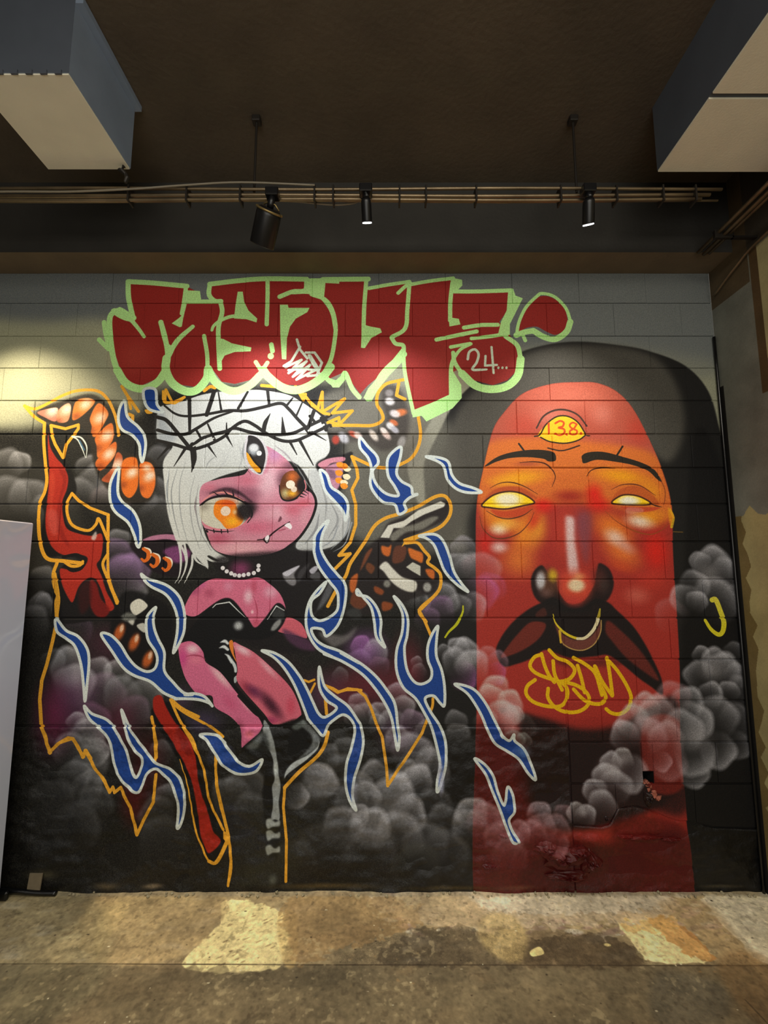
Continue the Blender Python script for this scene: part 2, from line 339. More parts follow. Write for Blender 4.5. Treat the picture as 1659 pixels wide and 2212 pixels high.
def gold():
    o = lambda *a, **k: m.S(GOLD, *a, **k)
    m.org = 'C'
    o("60,240 140,262 230,230 400,140 540,98 700,100 790,165 850,280 885,400 895,500", 6.5); o("55,235 140,330 232,390", 6.5); o("232,390 228,560 245,780 255,900 235,1010 190,1110 178,1250", 7)
    o("178,1250 185,1400 215,1540 270,1610 400,1625 570,1645", 8, sm=1); o("290,410 420,440 535,405 535,440 430,580 400,700 330,580 300,500", 6.5, closed=True, sm=0)
    o("480,1020 540,1085 640,1150 800,1210 800,1450", 6.5, sm=0); o("480,1020 435,1110 440,1220 490,1310 620,1352 690,1300 715,1245 760,1340 800,1440", 6.5)
    o("805,1210 800,1600 815,1820 885,1990", 6); o("800,1560 755,1650 790,1760 840,1880 890,1990", 6.5)
    o("400,1625 470,1670 545,1665 575,1630", 6.5); o("345,1640 310,1750 330,1880 360,1960 345,2110", 7.5)
    o("925,60 980,150 1075,285", 6.5, sm=0); o("980,150 1005,260", 6, sm=0); o("990,310 1022,325 1020,395 990,380", 7, sm=0)
    o("1320,90 1310,200 1400,210 1470,170", 6, sm=0); o("1320,90 1370,190", 6, sm=0); m.P(GOLD, "1130,270 1180,270 1200,300 1150,305")
    m.org = 'D'; o("400,95 450,60 490,70", 7); o("890,50 1010,60", 7); o("50,100 60,190 150,185 230,150", 6)
    m.org = 'E'
    for q in ("-30,120 40,200 110,260 150,110 150,290 350,170 240,300 420,280 300,405", "0,150 60,230 160,300 210,310", "200,385 300,340 300,400 210,380", "-90,60 -20,180 0,130"):
        o(q, 6.5, sm=0)
    o("250,410 430,410 600,410 690,360 680,290 640,220 650,120 720,40 830,10 880,0", 7); o("835,30 815,140 890,175", 7, sm=0)
    o("1010,330 1030,480 1010,600 950,700 860,755 760,790 620,780 520,740 415,690", 7); o("415,690 460,800 470,880 415,990 450,1120 450,1300 400,1460 300,1575 400,1560 260,1700", 7, sm=0)
    o("420,2000 200,2030", 0.1); o("200,2030 280,1880 360,1760 400,1650 480,1530 540,1440 620,1310 720,1240 850,1200 1000,1140 1160,1050 1250,1045 1300,1120 1290,1220 1220,1310 1100,1370 980,1410 890,1440", 7.5)
    m.P(GOLD, "860,1500 890,1435 1010,1395 1030,1415 960,1450 900,1470", sm=0); o("900,1465 1000,1460 1060,1530 1110,1590 1095,1640 1160,1690 1210,1750 1205,1860 1150,1940 1020,2065 1080,2170", 7)
    m.org = 'I'; o("850,155 900,250 960,390", 6.5, sm=0); o("1010,10 870,150", 6, sm=0)
    m.org = 'G'
    o("265,0 300,200 285,280 290,420", 8.5); o("275,540 245,680 190,900 140,1060 120,1250 135,1500 220,1780", 8, sm=0); o("220,1770 300,1690 400,1630 450,1640 500,1740 540,1830 570,1760 620,1840", 7, sm=0)
    o("1430,1250 1540,1340 1700,1420", 6.5); o("1420,1250 1520,1470 1700,1780", 6); o("1235,1420 1265,1600 1275,1860", 6); o("790,0 840,150 890,290", 7)
    m.org = 'L'
    o("165,450 250,375 345,345 390,430 430,490 440,440 520,580 600,680 640,760 665,720 680,760 730,720 800,880 845,1100", 7, sm=0); o("845,1100 900,980 985,830 1005,620", 7, sm=0); o("1005,490 1000,350 965,180", 6.5)
    o("1120,60 1190,210 1300,380 1380,600 1420,840 1520,1060", 5.5); o("1120,60 1220,140 1400,240 1520,330", 6); o("1475,490 1470,640 1500,860 1560,1120 1580,1300 1560,1490", 6)
    o("1190,500 1260,740 1290,1000 1340,1160 1420,1310 1480,1280 1555,1120", 4.5, (.4, 1)); o("1555,1120 1540,1180 1470,1310 1410,1300", 7.5); m.P(GOLD, "1520,1060 1570,1110 1560,1170 1520,1130", sm=0)
    m.org = 'M'; o("1060,170 1030,280 960,380 800,520 690,640", 8); o("690,640 680,800 710,1080 700,1440", 6.5, sm=0); o("105,360 115,560 170,880 215,1080 235,1300 215,1440", 5.5)
    m.org = 'H'; o("1340,1380 1350,1500", 7); o("1150,1200 1190,1215 1240,1195", 5, sm=0); o("1245,1230 1190,1340", 5); o("1370,1260 1450,1310 1540,1275 1660,1290", 6, sm=0)
    m.org = 'I'; o("0,830 80,860 130,890 200,870 300,870 370,930 420,1030 470,1180 520,1290 560,1560 570,1720", 6.5, sm=0); o("570,1720 640,1620 780,1420 880,1260 930,1120", 6.5, sm=0); o("975,950 970,1020 930,1120", 6)

def bolt(pts, w=6.2, fade=1.0):
    m.P(BLUE, pts, a=fade); m.S(WHT, pts, w, closed=True)

def bolts():
    for b in [
        "@C 950,190 975,330 1070,420 1125,500 1138,600 1110,735 1090,680 1080,580 1020,500 930,450 895,370 905,260",
        "@C 900,795 890,1000 930,1095 1030,1180 1085,1300 1095,1420 1080,1500 1055,1470 1040,1400 980,1280 870,1190 825,1100 820,950 860,840",
        "@C 1125,90 1130,200 1180,270 1290,290 1240,220 1225,90",
        "@G 1130,0 1200,50 1380,110 1505,220 1555,360 1562,500 1540,620 1450,785 1485,600 1490,440 1450,310 1370,200 1230,125 1160,60",
        "@G 730,600 820,605 920,700 1000,830 1080,920 1180,970 1260,945 1290,860 1270,770 1200,660 1180,540 1190,420 1275,330 1250,430 1260,540 1300,650 1360,780 1360,960 1450,1080 1550,1180 1640,1200 @H 80,1330 170,1320 260,1350 325,1430 290,1400 180,1370 0,1365 @G 1480,1240 1350,1180 1220,1070 1060,1010 950,930 840,770",
        "@G 280,440 380,560 500,620 590,740 610,880 590,1100 570,1265 555,1100 530,900 470,720 380,640 290,570",
        "@L 440,90 500,150 620,200 700,300 770,440 800,560 845,645 885,570 890,490 820,420 775,310 730,120 800,270 890,400 990,520 1100,570 1190,650 1230,800 1200,980 1160,1045 1175,850 1130,700 1060,620 1000,575 930,620 870,755 780,710 700,620 660,500 640,370 580,280 480,190",
        "@H 215,1690 360,1695 440,1760 @M 165,240 240,340 310,420 400,450 500,395 460,485 380,520 270,510 170,440 100,340 30,240",
        "@H 770,935 880,955 1000,1030 1100,1150 1170,1270 1230,1400 1280,1500 1340,1530 1440,1450 1350,1380 1285,1260 1285,1080 1330,1250 1420,1340 1540,1430 1630,1560 @M 1340,110 1362,250 1335,400 1285,560 1270,720 1300,830 1240,740 1210,600 1220,430 1260,300 1290,150 1260,60 1190,15 1110,60 1060,110 1020,195 960,140 890,50 @H 1180,1540 1120,1380 1050,1220 960,1080 870,990",
        "@E 205,1265 150,1390 140,1520 200,1640 290,1750 @H 1505,320 1525,400 1505,560 1450,710 1350,805 1310,745 1215,740 1250,830 1330,890 1480,945 1640,1045 @I 150,540 320,630 460,745 560,870 635,1000 660,1200 675,1300 660,1410 635,1290 600,1110 520,950 400,790 300,700 150,610 0,550 @H 1400,990 1270,915 1185,780 1165,640 1195,500 1260,400 1345,320 1290,420 1215,490 1215,610 1270,665 1350,650 1440,580 1455,480 1440,400 1370,310 1280,180 1240,60 @E 80,1480 85,1400 140,1320",
        "@E 130,810 190,850 230,960 300,1010 360,1070 382,1150 358,1260 335,1180 260,1090 180,1000 150,900",
        "@E 490,520 560,600 635,680 650,750 600,820 630,930 720,1020 830,1040 800,960 740,860 735,720 790,640 855,605 850,690 815,830 860,910 945,960 960,1025 1000,1028 930,1060 885,1110 900,1170 835,1205 800,1120 700,1100 620,1020 580,930 590,800 560,700 490,610",
        "@E 1080,690 1200,700 1280,740 1310,850 1380,930 1500,970 1575,1010 1440,1010 1340,970 1270,890 1240,780 1180,730",
        "@E 1020,1400 1150,1385 1230,1440 1290,1580 1330,1720 1400,1830 1455,1900 1350,1830 1250,1720 1200,1600 1150,1480 1080,1420",
        "@E 465,1880 @I 300,20 390,40 470,130 510,250 505,380 545,490 470,400 450,260 420,130 350,40",
        "@I 625,35 700,110 750,230 745,380 720,500 740,680 800,790 870,820 950,780 965,700 930,600 930,480 970,370 1020,300 1010,400 1005,560 1055,700 1080,850 1078,1010 1040,990 980,925 905,950 950,1060 1040,1200 1090,1350 1090,1550 1055,1700 1015,1790 1015,1700 1040,1550 1010,1380 960,1200 900,1080 820,950 710,850 650,700 650,520 700,350 700,180",
        "@I 1170,820 1330,860 1440,980 1530,1150 1600,1290 @N 1090,195 1160,250 1200,190 1210,250 1290,320 1350,440 1400,600 1330,540 1250,420 1150,350 1040,280 970,160 @I 1400,1080 1290,910",
        "@N 850,410 940,460 1020,570 1060,710 1120,830 1150,670 1195,740 1210,880 1160,960 1190,1060 1240,1140 1190,1150 1130,1010 1080,870 1010,700 950,550"]:
        bolt(b)
    m.S(WHT, "@C 480,510 560,520 610,600 605,700", 3.5, (1, .3)); m.S(WHT, "@C 480,510 530,540 570,620 600,700", 3, (1, .3)); m.S((60, 100, 130), "@C 545,545 590,630", 3)
    # frosty fades along the tails
    m.org = 'Z'; m.B((170, 176, 200), 765, 1710, 12, 40, .5); m.B((176, 180, 206), 953, 1680, 9, 44, .7, hard=.4); m.B((130, 160, 190), 1130, 1625, 26, 18, .4)
def demon():
    # ---- red handle on the left with its black shadow
    m.org = 'C'
    m.P(BLK, "245,400 330,520 400,700 480,830 520,1000 430,1150 440,1300 620,1370 720,1300 810,1400 800,1620 760,1700 840,1950 900,2050 860,2157 700,2157 330,2157 370,1700 560,1620 400,1580 260,1580 200,1420 230,1200 200,1110 260,900 240,700", 3, .95)
    R1 = (172, 44, 30)
    m.P(R1, "265,470 285,600 340,700 400,770 445,870 435,980 395,1090 395,1200 430,1330 540,1380 660,1400 740,1380 755,1480 735,1600 700,1660 745,1760 790,1900 860,2040 800,2070 770,1960 700,1800 620,1780 540,1860 490,1990 450,1960 390,1830 370,1700 440,1700 560,1700 620,1610 560,1570 400,1570 300,1500 250,1380 240,1250 255,1100 270,960 275,800 265,640", 1)
    m.P((132, 28, 22), "360,800 400,900 370,1050 335,1200 350,1350 400,1450 460,1500 410,1380 370,1250 380,1080 430,930 420,820", 2, .6)
    m.P((196, 70, 48), "290,830 330,900 310,1060 290,1200 280,1080", 3, .5); m.P((206, 96, 88), "260,1180 330,1170 360,1290 330,1400 270,1330", 6, .5)
    m.P((122, 24, 20), "640,1800 700,1830 740,1960 820,2060 770,2130 690,2110 640,2000", 3, .9); m.P((60, 18, 18), "540,1880 640,1800 650,2000 560,2100", 6, .7)
    m.P((206, 196, 190), "650,1420 690,1360 700,1400 680,1440", 3, .8)
    m.S(BLK, "400,1590 520,1570 590,1620 560,1690 480,1710 420,1670", 7)
    # ---- left horn
    m.P((40, 34, 28), "160,290 420,180 640,130 760,190 840,330 880,560 960,650 1200,720 1240,900 1180,1080 960,1100 780,960 680,780 640,560 560,420 420,420 240,380", 5, .95)
    segs = [("170,290 330,250 355,290 330,375 230,335", (196, 120, 100)), ("360,270 440,212 470,250 440,372 345,375", (214, 140, 104)),
            ("510,200 610,165 682,190 650,250 540,345 480,352", (226, 128, 52)), ("640,340 715,210 802,290 780,370 690,510 650,480 655,420", (226, 122, 50)),
            ("690,510 820,390 852,450 835,560 715,700 700,600", (222, 116, 48)), ("700,720 850,562 880,600 850,700 745,812 700,790", (218, 108, 42)),
            ("745,900 830,800 880,655 930,690 920,800 850,915", (190, 90, 50)), ("940,720 1040,695 1070,760 1068,960 1000,1060 930,1000 920,850", (226, 112, 34)),
            ("1090,750 1180,745 1222,830 1222,960 1170,1060 1100,1030 1080,880", (226, 112, 40))]
    for q, c in segs:
        m.P(c, q, 1); p = parse(q, 'C'); cx, cy = p.mean(0); k = CROPS['C']
        x = (cx - k[0]) * k[2]; y = (cy - k[1]) * k[2]
        m.clip(q); m.B((240, 226, 206), x + 24, y - 30, 84, 66, .9, -40); m.B((110, 44, 22), x - 60, y + 80, 60, 50, .5); m.clip()
    m.B((240, 232, 214), 1150, 790, 60, 46, .8)
    # ---- right horn
    m.org = 'E'
    m.P((64, 58, 54), "690,60 820,60 900,200 930,380 880,560 700,640 520,560 230,560 220,480 420,440 640,440 720,340 680,220", 10, .85)
    for x, y, rx, ry, rot, c in [(755, 195, 52, 42, 20, (236, 232, 232)), (750, 120, 44, 40, 0, (140, 134, 132)), (850, 295, 70, 40, -10, (222, 120, 66)), (800, 305, 56, 40, 20, (232, 222, 222)), (790, 385, 50, 30, 30, (216, 112, 64)),
                                 (760, 415, 50, 36, 40, (238, 236, 236)), (800, 450, 50, 32, 40, (186, 184, 194)), (720, 490, 70, 34, 50, (226, 200, 190)), (700, 455, 44, 26, 40, (236, 224, 216)), (610, 500, 70, 34, 55, (228, 216, 204)),
                                 (430, 490, 60, 30, 30, (196, 92, 70)), (470, 500, 50, 34, 40, (232, 212, 204)), (340, 520, 70, 46, 50, (190, 190, 196)), (270, 540, 40, 50, 0, (176, 60, 44)), (860, 560, 40, 70, 20, (160, 156, 152))]:
        m.B(c, x, y, rx, ry, .9, rot, .45)
    # ---- hands with claws
    m.P((34, 28, 28), "680,1400 740,1290 900,1220 1240,1080 1300,1130 1240,1260 1060,1350 860,1460 1000,1480 1100,1600 1200,1760 1160,1900 1000,1950 700,2060 480,2100 380,1900 420,1700 560,1500", 5, .9)
    OR = (204, 104, 40)
    for q, c in [("680,1490 740,1500 770,1480 750,1580 690,1560", OR), ("920,1510 990,1530 1050,1560 1045,1640 990,1620 940,1590", (214, 112, 40)), ("1075,1700 1150,1710 1150,1790 1100,1760", OR), ("560,1640 620,1680 590,1740 540,1690", (110, 62, 36)),
                 ("490,1700 540,1560 600,1510 560,1600 500,1700", (120, 66, 40)), ("400,1790 470,1740 440,1900 400,1890", (190, 96, 40)), ("620,1850 700,1890 680,1930 620,1900", (140, 70, 34)), ("440,1900 560,1990 480,2060 400,2000", (104, 56, 34)),
                 ("690,1990 780,2010 760,2060 690,2070", (140, 70, 34)), ("800,1500 900,1500 880,1620 780,1640", (100, 56, 38))]: m.P(c, q, 2, .95)
    HW = (216, 214, 200)
    m.P(HW, "670,1415 740,1305 880,1265 1010,1170 1210,1090 1255,1110 1240,1140 1060,1210 950,1270 870,1330 790,1330 750,1420", 1, sm=0); m.P((130, 128, 116), "760,1400 850,1330 990,1290 1130,1230 1190,1240 1050,1340 900,1370 790,1450", 4, .85)
    m.P(HW, "660,1680 720,1630 790,1700 870,1770 990,1810 985,1890 920,1900 830,1860 760,1800 700,1720", 2, sm=1); m.P((196, 196, 180), "900,1680 960,1635 1030,1670 1030,1760 960,1720", 1, sm=0); m.B((190, 190, 182), 1090, 1860, 44, 50, .8, 0, .5); m.B((150, 150, 140), 730, 1830, 40, 40, .8, 0, .4)
    m.org = 'G'
    m.P((12, 11, 12), "960,180 1180,200 1400,330 1450,600 1380,900 1200,1000 1000,960 850,780 820,560 860,380", 6, .95)
    m.P((216, 214, 200), "1050,270 1110,245 1170,280 1190,330 1080,410 1030,370 1020,310", 1); m.P((120, 122, 116), "930,420 1000,380 1080,420 1040,480 950,460", 4, .8); m.P((190, 190, 180), "1085,510 1160,490 1170,580 1120,560", 1); m.P((196, 196, 186), "1000,470 1060,460 1045,510", 2)
    for x, y in ((912, 580), (1060, 680), (1195, 850)):
        m.B((196, 96, 40), x, y, 62, 108, .95, 20, .35); m.B((236, 200, 170), x + 24, y - 40, 26, 52, .9, 12, .3)
    # ---- ears
    m.org = 'C'
    m.P((24, 16, 22), "1000,1480 1110,1430 1400,1370 1500,1480 1560,1640 1440,1760 1250,1740 1120,1640", 3, .95); m.P((176, 116, 144), "1110,1440 1200,1400 1330,1385 1420,1400 1460,1450 1330,1430 1200,1440", 1.5); m.P((130, 66, 118), "1300,1530 1420,1490 1540,1540 1500,1620 1400,1640 1330,1580", 5, .9)
    for x, y in ((1138, 1566), (1218, 1616), (1325, 1650)):
        m.S((236, 226, 206), f"{x-10},{y-62} {x+36},{y-40} {x+44},{y+10} {x+20},{y+56}", 6, (.4, .4)); m.S((216, 104, 30), f"{x-36},{y+40} {x-8},{y+60} {x+24},{y+30} {x+22},{y-20} {x-20},{y-50}", 9.5, (.5, .7))
    # ---- hair at the back
    m.org = 'D'
    HA = (206, 208, 202)
    m.P(HA, "30,230 130,190 280,150 480,110 650,95 900,88 1100,120 1250,190 1380,290 1440,420 1472,600 1400,720 1480,820 1560,1000 1640,1150 1620,1300 1500,1420 1300,1460 1180,1420 1300,1200 1345,1000 1150,700 700,780 400,900 370,1100 400,1300 480,1450 610,1530 560,1560 430,1500 430,1610 300,1480 250,1400 190,1420 150,1350 90,1150 60,900 50,700 130,560 0,510 0,280", 1)
    m.P((176, 178, 176), "1400,720 1480,820 1560,1000 1640,1150 1620,1300 1500,1420 1300,1460 1180,1420 1300,1200 1345,1000 1300,800", 6, .7)
    m.P((150, 158, 166), "30,230 0,300 0,510 60,540 160,500 80,380 60,300", 8, .6)
    for q, ww, c in [("170,760 120,950 140,1150 190,1350", 3, (120, 124, 126)), ("240,700 190,900 200,1150 260,1400", 2.5, (130, 134, 136)), ("320,820 280,1000 300,1250 380,1500", 2.5, (140, 142, 142)), ("100,800 80,950 110,1150", 3, (130, 136, 140)),
                     ("350,900 330,1100 370,1300 460,1460", 2.5, (120, 120, 122)), ("330,1000 320,1080 330,1150", 3, (110, 90, 96)), ("410,760 440,700 500,650", 3, (150, 152, 150)), ("1400,900 1440,1050 1430,1200", 5, (140, 142, 140)), ("1480,1050 1540,1200 1460,1350", 5, (132, 134, 134)),
                     ("1380,1150 1350,1280 1260,1400", 6, (120, 122, 124)), ("1560,1080 1580,1200 1520,1330", 4, (200, 200, 198)), ("700,560 720,680 690,760", 5, (176, 178, 178)), ("620,620 560,720 480,800", 4, (186, 188, 186)), ("1180,720 1260,860 1320,940", 4, (150, 152, 150)), ("1000,560 1100,640 1180,740", 4, (150, 140, 144)), ("740,540 730,640 780,740", 4, (120, 124, 126))]:
        m.S(c, q, ww, (.3, .3), 1.5, .7)
    for q in ("400,1420 480,1500 600,1528", "350,1450 450,1540 560,1560", "330,1480 400,1560 432,1615", "300,1450 330,1540 400,1590", "180,1380 200,1520 190,1660 150,1738", "230,1400 250,1530 230,1640 180,1738", "300,1500 290,1600 230,1738", "190,1400 230,1480 240,1550"):
        m.S(HA, q, 5, (1, .2))
    for q in ("1540,1250 1480,1380 1300,1480", "1640,1180 1600,1330 1480,1450", "1659,1220 1600,1400 1500,1470"): m.S((150, 154, 156), q, 3, (1, .2), 1)
    # ---- right ear
    m.org = 'E'
    m.P(BLK, "90,770 200,690 340,670 420,650 400,760 340,960 270,1000 200,930", 2, .9); m.P((196, 128, 142), "110,760 200,708 340,692 345,730 230,750 170,800", 1); m.P((186, 130, 150), "180,800 230,760 330,740 340,800 300,960 260,980 210,900", 2); m.P((96, 70, 88), "190,800 260,820 270,890 220,880", 4, .7)
    for x, y, c in ((310, 765, 0), (372, 800, 1), (300, 838, 0), (368, 872, 1), (300, 905, 0), (345, 925, 1), (345, 955, 0), (345, 775, 0)):
        m.P(((232, 142, 36), (236, 220, 180))[c], f"{x-32},{y-18} {x+10},{y-26} {x+36},{y+2} {x+10},{y+26} {x-24},{y+16}")
    # ---- face
    m.org = 'D'
    FACE = "370,920 520,850 700,820 760,790 800,700 850,560 900,560 980,590 1120,700 1210,850 1280,930 1340,980 1355,1060 1320,1200 1220,1340 1100,1430 930,1500 720,1512 560,1485 470,1430 415,1290 370,1180"
    m.P((204, 132, 148), FACE); m.clip(FACE)
    for c, x, y, rx, ry, a in [((226, 186, 194), 930, 850, 170, 220, .9), ((224, 172, 182), 1040, 1140, 170, 90, .8), ((222, 168, 172), 720, 1440, 330, 90, .85), ((200, 86, 112), 840, 1260, 240, 80, .6), ((190, 78, 96), 1150, 1110, 120, 90, .6), ((196, 96, 116), 780, 860, 160, 90, .6),
                               ((196, 140, 176), 1000, 640, 100, 90, .9), ((176, 70, 94), 520, 1350, 160, 70, .7), ((104, 58, 74), 600, 960, 260, 70, .75), ((60, 34, 44), 760, 1090, 130, 110, .9), ((120, 62, 80), 800, 980, 120, 90, .6), ((90, 56, 66), 1080, 850, 90, 110, .85), ((110, 70, 84), 1150, 730, 110, 50, .8),
                               ((206, 112, 130), 440, 920, 90, 40, .7), ((196, 70, 84), 1250, 1050, 100, 60, .5), ((210, 160, 164), 1250, 1180, 60, 110, .4), ((70, 40, 50), 1240, 880, 50, 100, .7)]:
        m.B(c, x, y, rx, ry, a)
    m.clip()
    m.S(BLK, "1262,930 1320,960 1352,1030 1345,1110 1300,1220 1210,1350 1100,1440", 5.5); m.S(BLK, "1150,1410 1040,1470 900,1508 720,1518 560,1495", 5, (1, .3))
    # left eye
    EYE = "370,1065 480,1015 620,1003 720,1040 775,1110 770,1180 700,1250 580,1275 450,1255 372,1190"
    m.P((204, 200, 180), EYE); m.clip(EYE)
    m.B((120, 110, 96), 400, 1080, 70, 60, .5); m.P((236, 130, 26), "480,1110 495,1050 560,1025 650,1045 690,1110 735,1180 700,1245 600,1275 540,1215 490,1165"); m.B((214, 82, 34), 600, 1050, 110, 60, .8); m.B((244, 176, 30), 640, 1210, 90, 60, .9)
    m.clip(); m.B((20, 14, 16), 745, 1125, 88, 92, 1, 0, .45); m.B((24, 18, 20), 800, 1090, 70, 60, .7); m.B((232, 210, 186), 582, 1122, 42, 42, 1, 0, 1); m.B((228, 196, 150), 660, 1130, 26, 30, .8)
    m.S((26, 18, 22), "365,1070 450,1015 560,992 680,1010 780,1080 810,1150 770,1220", 7, (.5, .3)); m.S((222, 140, 130), "375,1040 480,975 600,968 740,1035", 4, (.4, .3), 1); m.S((44, 24, 32), "450,970 580,935 700,970 800,1040", 9, (.2, .4), 5, .8)
    for q in ("470,955 540,1000", "560,940 600,985", "640,945 650,990"): m.S((26, 18, 22), q, 3.5, (.3, 1))
    m.S((214, 120, 130), "400,1240 500,1275 620,1280 720,1245 790,1180", 3, a=.8); m.S((26, 18, 22), "390,1265 470,1290 560,1298 655,1290", 3, (.4, .2)); m.S((26, 18, 22), "415,1290 430,1300 420,1285", 3); m.S((26, 18, 22), "480,1280 485,1305", 2.5); m.S((26, 18, 22), "545,1280 548,1310", 2.5); m.S((26, 18, 22), "598,1280 602,1305", 2.5)
    # right eye
    EYE = "1045,900 1080,810 1160,775 1230,830 1252,920 1200,1000 1110,1035 1065,1015 1045,960"
    m.P((96, 52, 26), EYE); m.clip(EYE); m.B((206, 104, 40), 1150, 830, 70, 70, .9); m.B((196, 186, 130), 1090, 970, 50, 60, .9); m.B((240, 176, 44), 1150, 970, 60, 44, .95); m.B((18, 10, 12), 1225, 900, 42, 80, .95, 0, .3); m.clip()
    m.B((236, 224, 200), 1135, 895, 38, 36, 1, 0, 1); m.B((232, 214, 190), 1165, 935, 26, 26, .9, 0, 1); m.S(BLK, "1040,900 1045,970 1070,1022 1130,1032 1200,1000 1248,930 1240,850 1200,790", 4.5, (.4, 1)); m.S((200, 116, 120), "1255,860 1265,930 1200,1015", 2.5)
    for q in ("1240,940 1290,975", "1230,970 1275,990", "1220,995 1255,1005"): m.S(BLK, q, 3.2, (1, .2))
    # third eye
    m.P((208, 204, 206), "770,470 860,490 925,560 945,650 920,760 880,812 800,780 745,690 740,580"); EYE = "780,475 850,495 900,555 922,640 912,720 880,802 820,765 770,690 758,600 770,520"
    m.P((42, 38, 38), EYE); m.clip(EYE); m.B((176, 182, 186), 820, 600, 60, 60, .95, 0, .3); m.P((236, 164, 40), "755,620 790,650 820,700 870,750 880,790 830,780 780,720"); m.S((30, 24, 20), "790,640 830,700 880,750", 4); m.clip()
    m.B((224, 226, 226), 822, 580, 44, 38, .9, 0, .6); m.B((226, 228, 228), 868, 628, 22, 22, 1, 0, 1); m.S((40, 30, 34), "740,740 800,810", 2.5, (.4, .2)); m.P((206, 132, 150), "900,800 930,720 940,640 960,700 940,790", 3, .7)
    # nose, mouth, fangs
    m.P((110, 60, 72), "1030,1210 1050,1165 1062,1190 1040,1215", 1.5); m.S((40, 18, 24), "855,1368 930,1358 985,1310 1050,1262 1130,1212", 3.6, (.6, .5)); m.P((40, 18, 24), "900,1360 960,1330 950,1380 930,1398")
    m.P((240, 232, 232), "1085,1245 1120,1222 1148,1248 1138,1278 1110,1262"); m.P((240, 232, 232), "918,1352 945,1326 954,1350 932,1388"); m.S((150, 60, 80), "1040,1290 1090,1275", 3, soft=1, a=.6)
    # ---- thorn crown
    for q, ww, t in [("0,212 120,200 220,172 400,112 500,95", 5, (1, 1)), ("60,222 150,290 250,312 420,295 600,265 750,265 900,235 1050,202 1120,250 1200,340 1280,420", 7, (.6, 1)), ("272,150 275,310 275,440", 8, (1, .7)), ("490,80 450,210 420,300", 9, (1, 1)), ("520,110 545,262", 5, (.5, 1)),
                     ("770,105 690,245", 6, (.8, 1)), ("940,92 955,225", 7, (1, .8)), ("1155,155 1110,212", 5, (.6, 1)), ("1240,185 1188,302", 5, (.6, .8)), ("0,320 80,350 180,465 290,600", 8, (1, 1)), ("0,430 120,462 240,465 330,420 480,330 640,272", 7, (1, .6)),
                     ("0,520 150,555 290,592 420,560 560,490 640,412 740,355 830,390 930,460 1060,520 1180,520 1300,470 1450,400", 7, (1, 1)), ("280,575 400,492 580,442 660,415 800,450 960,470 1140,460 1260,410 1420,335 1480,300", 7, (1, 1)), ("430,380 490,520", 6, (.6, 1)), ("335,435 370,500", 5, (1, 1)),
                     ("590,370 590,470", 5, (.4, 1)), ("300,560 310,680 292,790", 13, (1, .1)), ("240,585 140,740", 7, (1, .2)), ("110,560 0,680", 7, (1, .4)), ("430,560 505,665", 6, (1, .1)), ("590,480 645,575", 6, (1, .1)), ("905,440 920,370 962,290", 9, (1, .15)), ("1075,450 1065,320", 10, (1, .15)),
                     ("1130,530 1190,640", 6, (1, .3)), ("1215,520 1330,730", 7, (1, .3)), ("1335,270 1290,400", 8, (1, 1)), ("1320,450 1440,520", 6, (1, .2)), ("1270,420 1300,460", 8, (1, 1)), ("1300,310 1350,370", 6, (1, 1)), ("850,78 1100,115 1250,190 1400,300 1480,400", 5.5, (.5, 1)), ("1400,330 1440,430", 8, (1, 1)), ("1420,340 1600,420", 6, (1, .3))]:
        m.S((34, 31, 28), q, ww, t)
    m.S((205, 205, 196), "1290,435 1350,415 1420,385", 4.5); m.S((205, 205, 196), "305,570 400,520 480,500", 2.5)
    # ---- neck, chest, corset, legs
    m.org = 'H'
    m.P((22, 18, 20), "400,90 1300,40 1500,150 1300,500 1250,900 1100,960 700,900 500,830 60,860 80,600 180,400 300,280 400,260", 8, .85)
    m.B((132, 56, 96), 580, 200, 130, 100, .9)
    CH = "420,290 600,300 740,280 850,345 935,430 980,540 975,600 900,530 800,660 710,735 640,650 490,480 330,525 180,625 80,605 80,540 150,410 260,320 340,290"
    m.P((210, 108, 136), CH); m.clip(CH)
    for c, x, y, rx, ry, a in [((232, 196, 206), 650, 450, 60, 90, .85), ((226, 180, 196), 850, 410, 90, 80, .7), ((220, 150, 176), 470, 360, 60, 60, .6), ((150, 60, 100), 160, 400, 90, 60, .6), ((150, 56, 84), 300, 420, 70, 60, .5), ((170, 58, 80), 700, 360, 40, 100, .5), ((176, 62, 84), 720, 690, 60, 60, .6), ((176, 80, 140), 230, 340, 60, 50, .5)]: m.B(c, x, y, rx, ry, a)
    m.clip(); m.S((170, 66, 90), "690,440 720,520 730,600 720,680", 3, (.2, .5), 2); m.B((240, 200, 206), 685, 588, 20, 24, .9)
    m.P((206, 96, 110), "960,650 1040,645 1130,700 1175,820 1080,800 905,755"); m.P((84, 50, 78), "960,740 1100,800 1200,850 1250,930 1120,920 1000,840", 5, .8)
    COR = "490,468 640,640 710,728 800,640 905,510 985,565 970,680 880,790 760,835 600,835 480,835 505,960 545,1050 552,1150 530,1235 800,1545 780,1620 560,1340 260,1010 150,860 60,850 160,700 330,520"
    m.P((14, 14, 16), COR, 1); m.S((206, 210, 206), "330,550 360,520 480,500 560,580 625,640", 3, (.6, .3), sm=0); m.S((206, 210, 206), "820,655 900,535 970,575", 3.2, (.4, .6), sm=0); m.B((196, 200, 200), 560, 712, 56, 52, .9, 0, .2); m.P((150, 152, 150), "850,750 880,690 935,650 940,690 890,750", 3, .9)
    m.P((70, 72, 72), "860,620 910,550 970,590 965,650 900,650", 4, .7)
    for q in ("400,860 440,850 465,870", "390,910 430,900 465,925", "440,965 470,985 500,1040", "500,1010 530,1080 535,1120"): m.S((214, 220, 220), q, 7, (.2, .8), 2.5)
